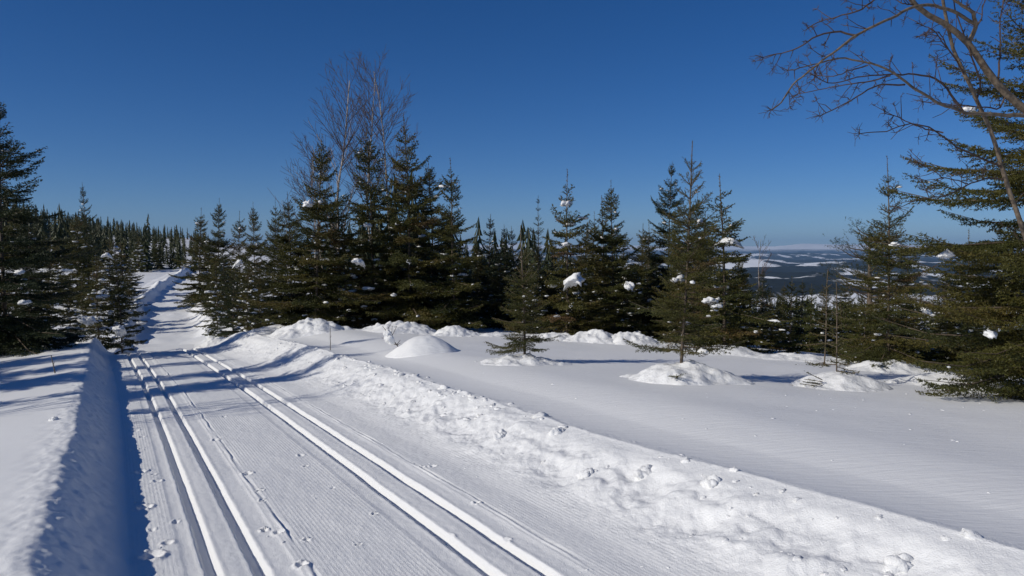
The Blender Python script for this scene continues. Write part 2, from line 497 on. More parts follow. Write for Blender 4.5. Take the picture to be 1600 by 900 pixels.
def mountain_mat():
    m, t, b = new_mat('mountain_snow')
    g = t.nodes.new('ShaderNodeNewGeometry'); sp = t.nodes.new('ShaderNodeSeparateXYZ')
    t.links.new(g.outputs['Position'], sp.inputs[0])
    tc = t.nodes.new('ShaderNodeTexCoord'); mp = t.nodes.new('ShaderNodeMapping'); mp.inputs['Scale'].default_value = (0.0012, 0.0008, 0)
    t.links.new(tc.outputs['Object'], mp.inputs[0])
    n = N(t, 'ShaderNodeTexNoise', Scale=1.0, Detail=7.0, Roughness=0.65); t.links.new(mp.outputs[0], n.inputs['Vector'])
    ma = N(t, 'ShaderNodeMath', operation='MULTIPLY_ADD'); ma.inputs[1].default_value = 160.0
    t.links.new(n.outputs[0], ma.inputs[0]); t.links.new(sp.outputs[2], ma.inputs[2])
    mr = N(t, 'ShaderNodeMapRange'); mr.inputs[1].default_value = 110; mr.inputs[2].default_value = 170
    t.links.new(ma.outputs[0], mr.inputs[0])
    c = N(t, 'ShaderNodeMix', data_type='RGBA'); t.links.new(mr.outputs[0], c.inputs[0])
    c.inputs[6].default_value = (0.028, 0.036, 0.040, 1); c.inputs[7].default_value = (0.84, 0.85, 0.87, 1)
    t.links.new(c.outputs[2], b.inputs['Base Color']); b.inputs['Roughness'].default_value = 0.9; b.inputs['Specular IOR Level'].default_value = 0.0
    return m
M['valley'] = valley_mat(); M['mountain'] = mountain_mat()
hillside(); far_trail(); valley()

# ------------------------------------------------------------------ haze: one closed box of thin air
def haze():
    m = bpy.data.materials.new('thin_blue_air'); m.use_nodes = True
    t = m.node_tree; t.nodes.clear()
    v = t.nodes.new('ShaderNodeVolumePrincipled')
    v.inputs['Color'].default_value = (0.36, 0.62, 1.0, 1)
    v.inputs['Density'].default_value = 5.0e-5
    v.inputs['Anisotropy'].default_value = 0.0
    o_ = t.nodes.new('ShaderNodeOutputMaterial'); t.links.new(v.outputs[0], o_.inputs['Volume'])
    x, y0, y1, z0, z1 = 22000, -2500, 25500, -260, 420
    V = [(-x, y0, z0), (x, y0, z0), (x, y1, z0), (-x, y1, z0), (-x, y0, z1), (x, y0, z1), (x, y1, z1), (-x, y1, z1)]
    F = [(0, 3, 2, 1), (4, 5, 6, 7), (0, 1, 5, 4), (1, 2, 6, 5), (2, 3, 7, 6), (3, 0, 4, 7)]
    me = np_mesh('haze', V, F, False); me.materials.append(m)
    o = link(bpy.data.objects.new('haze', me)); o['kind'] = 'stuff'
    tag(o, 'thin blue air over the far valley', 'haze')
haze()

# ------------------------------------------------------------------ snow lumps
def ico():
    import bmesh
    out = []
    for sub in (1, 2, 3):
        bm = bmesh.new(); bmesh.ops.create_icosphere(bm, subdivisions=sub, radius=1.0)
        v = np.array([x.co[:] for x in bm.verts]); f = np.array([[q.index for q in p.verts] for p in bm.faces]); bm.free()
        out.append((v, f))
    return out
ICO = ico()

def lump_vf(size, seed, sub=1, rough=0.35, rot=0.0):
    v, f = ICO[sub]
    n = 1 + rough * fbm(v[:, 0] * 1.3 + seed * 3.7 + v[:, 2], v[:, 1] * 1.3 - seed * 1.9 + v[:, 2] * 0.7, seed % 97, 3)
    p = v * n[:, None] * np.asarray(size)
    c, s_ = math.cos(rot), math.sin(rot)
    p = np.stack([p[:, 0] * c - p[:, 1] * s_, p[:, 0] * s_ + p[:, 1] * c, p[:, 2]], 1)
    return p, f

# ------------------------------------------------------------------ spruce generator
def unit(v): return v / (np.linalg.norm(v) + 1e-9)

def spruce_data(h, rb, seed, gap=0.33, per=5, clear=0.06, shape=0.8, spac=0.055, inter=7, sub=True, lean=(0, 0), ragged=0.25,
                low_droop=-18, twig_k=0.46, leader=0.09, bare=0.0, top_thin=0.0, max_len=None, stop=None):
    """returns trunk polyline, branch tubes, twig segments (p0,p1,tint) and perch points for snow"""
    rg = random.Random(seed)
    nz = 14
    tz = np.linspace(0, h, nz)
    ph1, ph2 = rg.random() * 6, rg.random() * 6
    amp = 0.010 * h
    tx = amp * np.sin(tz / h * 5 + ph1) * (tz / h) + lean[0] * tz
    ty = amp * np.sin(tz / h * 4 + ph2) * (tz / h) + lean[1] * tz
    trunk = np.stack([tx, ty, tz], 1)
    def tp(z): return np.array([np.interp(z, tz, tx), np.interp(z, tz, ty), z])
    segs = []; tints = []; branches = []; perches = []
    def seg(a, b, t): segs.append((a, b)); tints.append(t)
    z = clear * h
    levels = []
    top_gap = leader * h
    while z < h - top_gap * 0.6:
        levels.append((z, per + rg.choice((-1, 0, 0, 1)), 1.0))
        for _ in range(int(inter * float(1 - sst(0.55, 0.82, z / h)))):
            levels.append((z + rg.uniform(0.1, 0.9) * gap, 1, rg.uniform(0.35, 0.85)))
        z += gap * rg.uniform(0.65, 1.3)
    levels = [q for q in levels if q[0] < h - top_gap * 1.5]
    levels.append((h - top_gap, 4, 1.0)); levels.append((h - top_gap * 1.45, 5, 1.0))
    # leader
    a = tp(h - top_gap * 1.0); b = tp(h)
    seg(a, b, rg.random())
    zz = clear * h
    for z in np.arange(h * 0.72, h - top_gap, 0.12): seg(tp(z), tp(min(h, z + 0.12)), rg.random())
    for (z, cnt, k) in levels:
        if z >= h - 0.02: continue
        f = 1 - z / h
        base = rb * (f ** shape) * k + 0.012 * h
        low = 1.0 if z / h > 0.08 else 0.85
        phi0 = rg.random() * 6.28
        for j in range(cnt):
            phi = phi0 + j * 6.283 / cnt + rg.uniform(-0.3, 0.3)
            L = base * low * rg.uniform(1 - ragged * 1.3, 1 + ragged * 0.6)
            if f < 0.22: L = min(L, 0.07 + 1.25 * f * rb * rg.uniform(0.75, 1.1))
            if max_len: L = min(L, max_len)
            if L < 0.04: continue
            e0 = R(56) * (1 - f) ** 1.5 + R(low_droop) * f + R(rg.uniform(-11, 11)) + R(8)
            nseg = max(3, int(L / 0.11)); nseg = min(nseg, 12)
            p = tp(max(0.02, min(h - 0.03, z + rg.uniform(-0.16, 0.16) * gap * (1 if cnt > 1 and f > 0.15 else 0)))); pts = [p]
            hd = np.array([math.cos(phi), math.sin(phi), 0.0])
            bend = rg.uniform(-0.15, 0.15)
            for q in range(nseg):
                t_ = (q + 0.5) / nseg
                e = e0 - R(16) * f * math.sin(t_ * 2.4) + R(30) * t_ ** 2.2 * (0.35 + f)
                ph = phi + bend * t_
                d = np.array([math.cos(ph) * math.cos(e), math.sin(ph) * math.cos(e), math.sin(e)])
                p = p + d * L / nseg; pts.append(p)
            pts = np.array(pts)
            branches.append((pts, 0.0035 + 0.009 * L))
            tint = min(1, max(0, rg.gauss(0.42, 0.2)))
            cum = np.linspace(0, L, nseg + 1)
            def bp(l): return np.array([np.interp(l, cum, pts[:, c]) for c in range(3)])
            start = 0.12 * L if L > 0.25 else 0.02
            start = max(start, bare * L)
            for q in range(nseg):
                if cum[q + 1] > start: seg(pts[q], pts[q + 1], tint)
            if rg.random() < 0.75 and f > 0.2: perches.append((bp(L * rg.uniform(0.45, 0.9)), L))
            l = start + rg.random() * spac; side = 1
            while l < L - 0.03:
                p0 = bp(l); ax = unit(bp(min(L, l + 0.04)) - bp(l - 0.02))
                lat_ = unit(np.cross(ax, np.array([0, 0, 1.0]))) * side
                up = np.cross(lat_, ax) * side
                ang = R(rg.uniform(44, 66)) if L > 0.3 else R(rg.uniform(32, 48))
                d = ax * math.cos(ang) + lat_ * math.sin(ang) + np.array([0, 0, rg.uniform(-0.32, 0.10)])
                d = unit(d)
                tl = (twig_k * (L - l) + 0.05) * rg.uniform(0.7, 1.15)
                tl = min(tl, 0.42)
                mid = p0 + d * tl * 0.55
                d2 = unit(d + ax * 0.25 + np.array([0, 0, rg.uniform(-0.22, 0.12)]))
                end = mid + d2 * tl * 0.45
                t2 = min(1, max(0, tint + rg.uniform(-0.12, 0.12)))
                seg(p0, mid, t2); seg(mid, end, t2)
                if sub and tl > 0.11:
                    m = 0.05
                    s2 = 1
                    while m < tl - 0.02:
                        q0 = p0 + d * m if m < tl * 0.55 else mid + d2 * (m - tl * 0.55)
                        l2 = unit(np.cross(d, np.array([0, 0, 1.0]))) * s2
                        dd = unit(d * 0.62 + l2 * 0.75 + np.array([0, 0, rg.uniform(-0.35, 0.12)]))
                        sl_ = 0.03 + 0.42 * (tl - m) * rg.uniform(0.7, 1.1)
                        seg(q0, q0 + dd * min(sl_, 0.16), t2)
                        s2 = -s2; m += spac * rg.uniform(0.55, 0.9)
                side = -side
                l += spac * rg.uniform(0.4, 0.75) * (1.0 if L > 0.3 else 1.5)
    S = np.array(segs); T = np.array(tints)
    return dict(h=h, trunk=trunk, branches=branches, S=S, T=T, perches=perches)

def needle_mesh(name, S, T, per_m, nl, nw, seed, mat):
    rg = np.random.default_rng(seed)
    p0 = S[:, 0]; p1 = S[:, 1]
    L = np.linalg.norm(p1 - p0, axis=1)
    cnt = np.maximum(2, np.ceil(L * per_m * rg.uniform(0.8, 1.2, len(L)))).astype(int)
    idx = np.repeat(np.arange(len(S)), cnt)
    n = len(idx)
    ax = (p1 - p0) / (L[:, None] + 1e-9)
    a = ax[idx]
    pos = p0[idx] + (p1 - p0)[idx] * rg.random(n)[:, None]
    rv = rg.normal(size=(n, 3)); rv[:, 2] += 0.25
    perp = rv - (rv * a).sum(1)[:, None] * a
    perp /= np.linalg.norm(perp, axis=1)[:, None] + 1e-9
    d = a * 0.62 + perp * 0.80
    d /= np.linalg.norm(d, axis=1)[:, None]
    ln = nl * rg.uniform(0.7, 1.15, n)
    sd = np.cross(d, rg.normal(size=(n, 3))); sd /= np.linalg.norm(sd, axis=1)[:, None] + 1e-9
    V = np.empty((n, 3, 3))
    V[:, 0] = pos + sd * nw * 0.5; V[:, 1] = pos - sd * nw * 0.5; V[:, 2] = pos + d * ln[:, None]
    me = np_mesh(name, V.reshape(-1, 3), np.arange(n * 3).reshape(-1, 3), False)
    at_ = me.attributes.new('tint', 'FLOAT', 'FACE')
    tv = np.clip(T[idx] + rg.uniform(-0.10, 0.10, n), 0, 1)
    at_.data.foreach_set('value', tv.astype(np.float32))
    me.materials.append(M[mat])
    return me

LODS = {'far': (54, 0.038, 0.021), 'mid': (90, 0.029, 0.0115), 'near': (170, 0.021, 0.0058)}

def make_spruce(h, rb, seed, lod='far', mat='needle', snow=0.3, bits=60, name='spruce_tree', big=2, trunk_r=1.0, **kw):
    """an Empty at the foot > trunk (> branches), crown, snow parts"""
    d = spruce_data(h, rb, seed, **kw)
    root = link(bpy.data.objects.new(name, None)); root.empty_display_size = 0.3
    tr = d['trunk'].copy(); tr[0, 2] -= 0.35
    r0 = (0.0062 * h + 0.008) * trunk_r
    V, F = tube(tr, np.linspace(r0, 0.004, len(tr)), 8)
    tm = np_mesh('trunk', V, F); tm.materials.append(M['bark'])
    trunk = link(bpy.data.objects.new('trunk', tm), root)
    bg_ = Bag()
    for pts, r in d['branches']:
        ii = np.unique(np.linspace(0, len(pts) - 1, 4).astype(int))
        bg_.add(*tube(pts[ii], np.linspace(r, 0.0022, len(ii)), 3))
    bm_ = bg_.mesh('branches'); bm_.materials.append(M['bark'])
    br = link(bpy.data.objects.new('branches', bm_), trunk); br['kind'] = 'stuff'
    pm, nl_, nw_ = LODS[lod]
    cm = needle_mesh('crown', d['S'], d['T'], pm, nl_, nw_, seed, mat)
    link(bpy.data.objects.new('crown', cm), root)
    rg = random.Random(seed + 5)
    if d['perches'] and bits:
        b2 = Bag()
        for i in range(bits):
            p, L = rg.choice(d['perches']) if i % 2 else rg.choice([q for q in d['perches'] if q[0][2] < 0.45 * h] or d['perches'])
            s_ = (1.0 if p[2] > 0.45 * h else 1.3) * rg.uniform(0.013, 0.034) * (0.8 + snow * 0.5) * (1.0 if rg.random() < 0.88 else 1.6)
            a_ = math.atan2(p[1], p[0]) + rg.uniform(-.5, .5)
            if rg.random() < 0.35:
                v, f = lump_vf((s_ * rg.uniform(1.6, 2.9), s_ * rg.uniform(0.9, 1.4), s_ * 0.8), seed * 7 + i, 1, 0.7, a_)
            else:
                v, f = lump_vf((s_ * rg.uniform(1, 1.9), s_, s_ * 0.6), seed * 7 + i, 0 if s_ < 0.04 else 1, 0.5, rg.random() * 6)
            b2.add(v + p + np.array([rg.uniform(-.03, .03), rg.uniform(-.03, .03), 0.006 + s_ * 0.2]), f)
        me = b2.mesh('snow_bits'); me.materials.append(M['load'])
        o = link(bpy.data.objects.new('snow_bits', me), root); o['kind'] = 'stuff'
    for i in range(big):
        c_ = [q for q in d['perches'] if 0.12 * h < q[0][2] < 0.75 * h]
        if not c_: break
        p, L = rg.choice(c_)
        snow_load(root, p + np.array([0, 0, 0.02]), rg.uniform(0.05, 0.10), seed + i)
    root['_h'] = h
    return root

def snow_load(root, p, size, seed, elong=1.5, droop=0.25):
    """a cushion of snow lying over a bough: a few merged pillows that sag outwards"""
    rg = random.Random(seed)
    v, f = ICO[2]
    ex = 0.62 + 0.28 * elong
    n1 = fbm(v[:, 0] * 1.5 + seed * 3.3 + v[:, 2], v[:, 1] * 1.5 - seed + v[:, 2] * .8, seed % 89, 3)
    n2 = fbm(v[:, 0] * 3.6 - seed + v[:, 2] * 2, v[:, 1] * 3.6 + seed * 2 + v[:, 2], seed % 83, 2)
    q = v * (0.82 + 0.62 * n1 + 0.24 * n2)[:, None] * np.array([ex, 0.62, 0.42]) * size
    x_ = q[:, 0] / (ex * size)
    q[:, 2] -= droop * size * (0.55 * x_ ** 2 + 0.35 * x_)
    az = math.pi * (0.5 + rg.uniform(-0.5, 0.5)) + (math.pi if rg.random() < .5 else 0)
    c_, s_ = math.cos(az), math.sin(az)
    q = np.stack([q[:, 0] * c_ - q[:, 1] * s_, q[:, 0] * s_ + q[:, 1] * c_, q[:, 2]], 1)
    me = np_mesh('snow_load', q, f); me.materials.append(M['load'])
    o = link(bpy.data.objects.new('snow_load', me), root)
    o.location = tuple(p)
    return o

def copy_tree(root):
    c = root.copy(); C.objects.link(c)
    for ch in root.children:
        k = ch.copy(); C.objects.link(k); k.parent = c
        for g in ch.children:
            q = g.copy(); C.objects.link(q); q.parent = k
    return c

def place(root, px, D, top, label, group=None, cat='spruce', rot=None, sink=0.0, wide=1.0):
    p = at(px, D)
    zg = float(Hxy(p[0], p[1])) - sink
    ztop = at(px, D, top)[2]
    hh = max(0.3, ztop - zg)
    k = hh / root['_h']
    root.location = (p[0], p[1], zg)
    root.scale = (k * wide, k * wide, k)
    root.rotation_euler = (0.03 * math.sin(px * 1.7), 0.035 * math.sin(px * 2.3 + D), rot if rot is not None else (px * 0.37 + D) % 6.28)
    tag(root, label, cat, group)
    return root

# ------------------------------------------------------------------ snow mounds on the field
def mound(px, D, rx, ry, hgt, label, seed, rough=0.12, rot=0.0, steps=44, peak=1.0, mat='lump', name='snow_mound'):
    p = at(px, D)
    g = np.linspace(-1, 1, steps)
    U, W = np.meshgrid(g, g)
    c, s_ = math.cos(rot), math.sin(rot)
    X = p[0] + U * rx * c - W * ry * s_; Y = p[1] + U * rx * s_ + W * ry * c
    rr = np.hypot(U, W)
    rr = rr * (1 + (0.22 if rough > 0.06 else 0.05) * fbm(U * 1.7 + seed, W * 1.7, seed, 3))
    b = np.clip(1 - rr ** 2, 0, None) ** (1.6 * peak)
    nse = fbm(U * rx * 4.2 + seed * 5, W * ry * 4.2, seed + 1, 5, 0.55)
    hgt = hgt * 0.68
    dz = hgt * b + rough * hgt * nse * np.sqrt(b) * 0.85
    base = Hxy(X, Y)
    base = base if abs(base.max() - base.min()) < 2 else base
    Z = base + dz - 0.025 * (1 - sst(0.0, 0.05, b)) - 0.012
    z0 = float(Hxy(p[0], p[1]))
    me = np_mesh(name, np.stack([X - p[0], Y - p[1], Z - z0], -1).reshape(-1, 3), grid_faces(steps, steps))
    me.materials.append(M[mat])
    o = link(bpy.data.objects.new(name, me)); o.location = (p[0], p[1], z0)
    tag(o, label, 'snow mound')
    return o
mound(660, 13.2, 0.66, 0.56, 0.40, 'smooth round snow hump beside the broken sapling', 3, 0.05, peak=0.85, mat='field')
mound(815, 11.3, 0.72, 0.55, 0.17, 'low crumbly snow heap at the foot of the small thin spruce', 5, 0.45, steps=60)
mound(1072, 9.55, 0.80, 0.60, 0.36, 'tall cone of snow around the stem of the foreground spruce', 7, 0.22, steps=60)
mound(1318, 9.6, 0.66, 0.60, 0.30, 'shaded snow mound around the thin sapling near the big right spruce', 9, 0.10, steps=60)
mound(1130, 9.5, 0.24, 0.28, 0.22, 'rounded snow block right of the foreground spruce stem', 11, 0.15, steps=30, peak=0.5)
mound(478, 18.5, 1.1, 0.9, 0.42, 'jagged snow heap under the spruces left of the stick', 13, 0.35, 0.2, 60)
mound(420, 20, 0.7, 0.6, 0.26, 'rounded snow pillow left of the jagged heap by the trail', 14, 0.2)
mound(628, 18.5, 1.05, 0.8, 0.40, 'broad snow heap below the tall spruces behind the snow hump', 15, 0.3, 0.0, 60)
mound(710, 18.0, 0.62, 0.6, 0.34, 'pointed snow heap at the right end of the tall spruce group', 17, 0.2, 0.0, 50)
mound(775, 18.0, 0.5, 0.5, 0.14, 'flat snow heap behind the small thin spruce', 18, 0.3)
mound(930, 17.2, 0.75, 0.7, 0.40, 'blue shaded snow heap behind the field centre', 19, 0.25, 0.0, 50)
mound(988, 17.0, 0.8, 0.7, 0.36, 'sunlit snow heap right of the blue shaded one', 21, 0.35, 0.0, 50)
mound(870, 17.5, 0.7, 0.6, 0.22, 'crumbly snow edge left of the blue shaded heap', 22, 0.4)
mound(1135, 14.5, 0.9, 0.7, 0.22, 'snow heap below the dark spruce with the drooping snowy bough', 23, 0.3)
mound(1255, 13.8, 1.3, 0.6, 0.14, 'long crumbly snow edge under the yellowish young spruce', 25, 0.5, -0.2, 60)
mound(1392, 12.2, 0.75, 0.6, 0.24, 'snow heap at the foot of the tall thin topped spruce on the right', 27, 0.3)
mound(1500, 10.2, 0.9, 0.7, 0.24, 'bluish snow heap in the shade of the big right spruce', 29, 0.2)
mound(545, 15.5, 0.35, 0.3, 0.06, 'faint snow ripple at the foot of the upright stick', 31, 0.05)
mound(325, 22.0, 0.45, 0.4, 0.28, 'small snow pile on the far end of the right bank', 33, 0.3)
mound(140, 20.5, 0.55, 0.5, 0.30, 'snow lump at the far end of the left bank', 35, 0.2)

# ------------------------------------------------------------------ spruce prototypes and their copies
PROTO = {}
def proto(key):
    if key in PROTO:
        return copy_tree(PROTO[key])
    kw = {
        'dense':   dict(h=5.0, rb=1.85, seed=11, lod='far', gap=0.34, per=6, shape=0.92, inter=6, snow=0.4, bits=85, big=0, leader=0.09, ragged=0.42),
        'dense2':  dict(h=5.2, rb=1.95, seed=23, lod='far', gap=0.37, per=6, shape=0.95, inter=6, snow=0.4, bits=80, big=0, leader=0.10, ragged=0.42),
        'tall':    dict(h=4.6, rb=1.55, seed=37, lod='far', gap=0.35, per=5, shape=0.9, leader=0.12, snow=0.4, bits=65, big=0, ragged=0.42),
        'narrow':  dict(h=4.4, rb=1.25, seed=41, lod='far', gap=0.30, per=5, shape=0.8, snow=0.4, bits=55, big=0, mat='needle_dark', leader=0.08, ragged=0.42),
        'dark':    dict(h=5.6, rb=2.1, seed=53, lod='far', gap=0.36, per=6, shape=0.85, inter=5, snow=0.5, bits=95, big=0, mat='needle_dark', low_droop=-26, leader=0.05, ragged=0.45),
        'snowy':   dict(h=3.0, rb=1.0, seed=67, lod='far', gap=0.28, per=6, shape=0.85, snow=0.9, bits=130, big=0, leader=0.10, ragged=0.42),
        'thin':    dict(h=3.6, rb=1.25, seed=71, lod='far', gap=0.34, per=5, shape=1.0, leader=0.15, inter=7, snow=0.4, bits=45, big=0, ragged=0.45),
        'old':     dict(h=7.0, rb=0.95, seed=83, lod='far', gap=0.36, per=5, shape=0.45, ragged=0.6, inter=3, leader=0.04, snow=0.2, bits=15, big=0, mat='needle_dark', low_droop=-30, clear=0.12, sub=False),
        'gold':    dict(h=2.2, rb=0.7, seed=97, lod='far', gap=0.22, per=5, shape=0.9, leader=0.13, snow=0.3, bits=18, big=0, mat='needle_gold'),
    }[key]
    PROTO[key] = make_spruce(**kw)
    return PROTO[key]

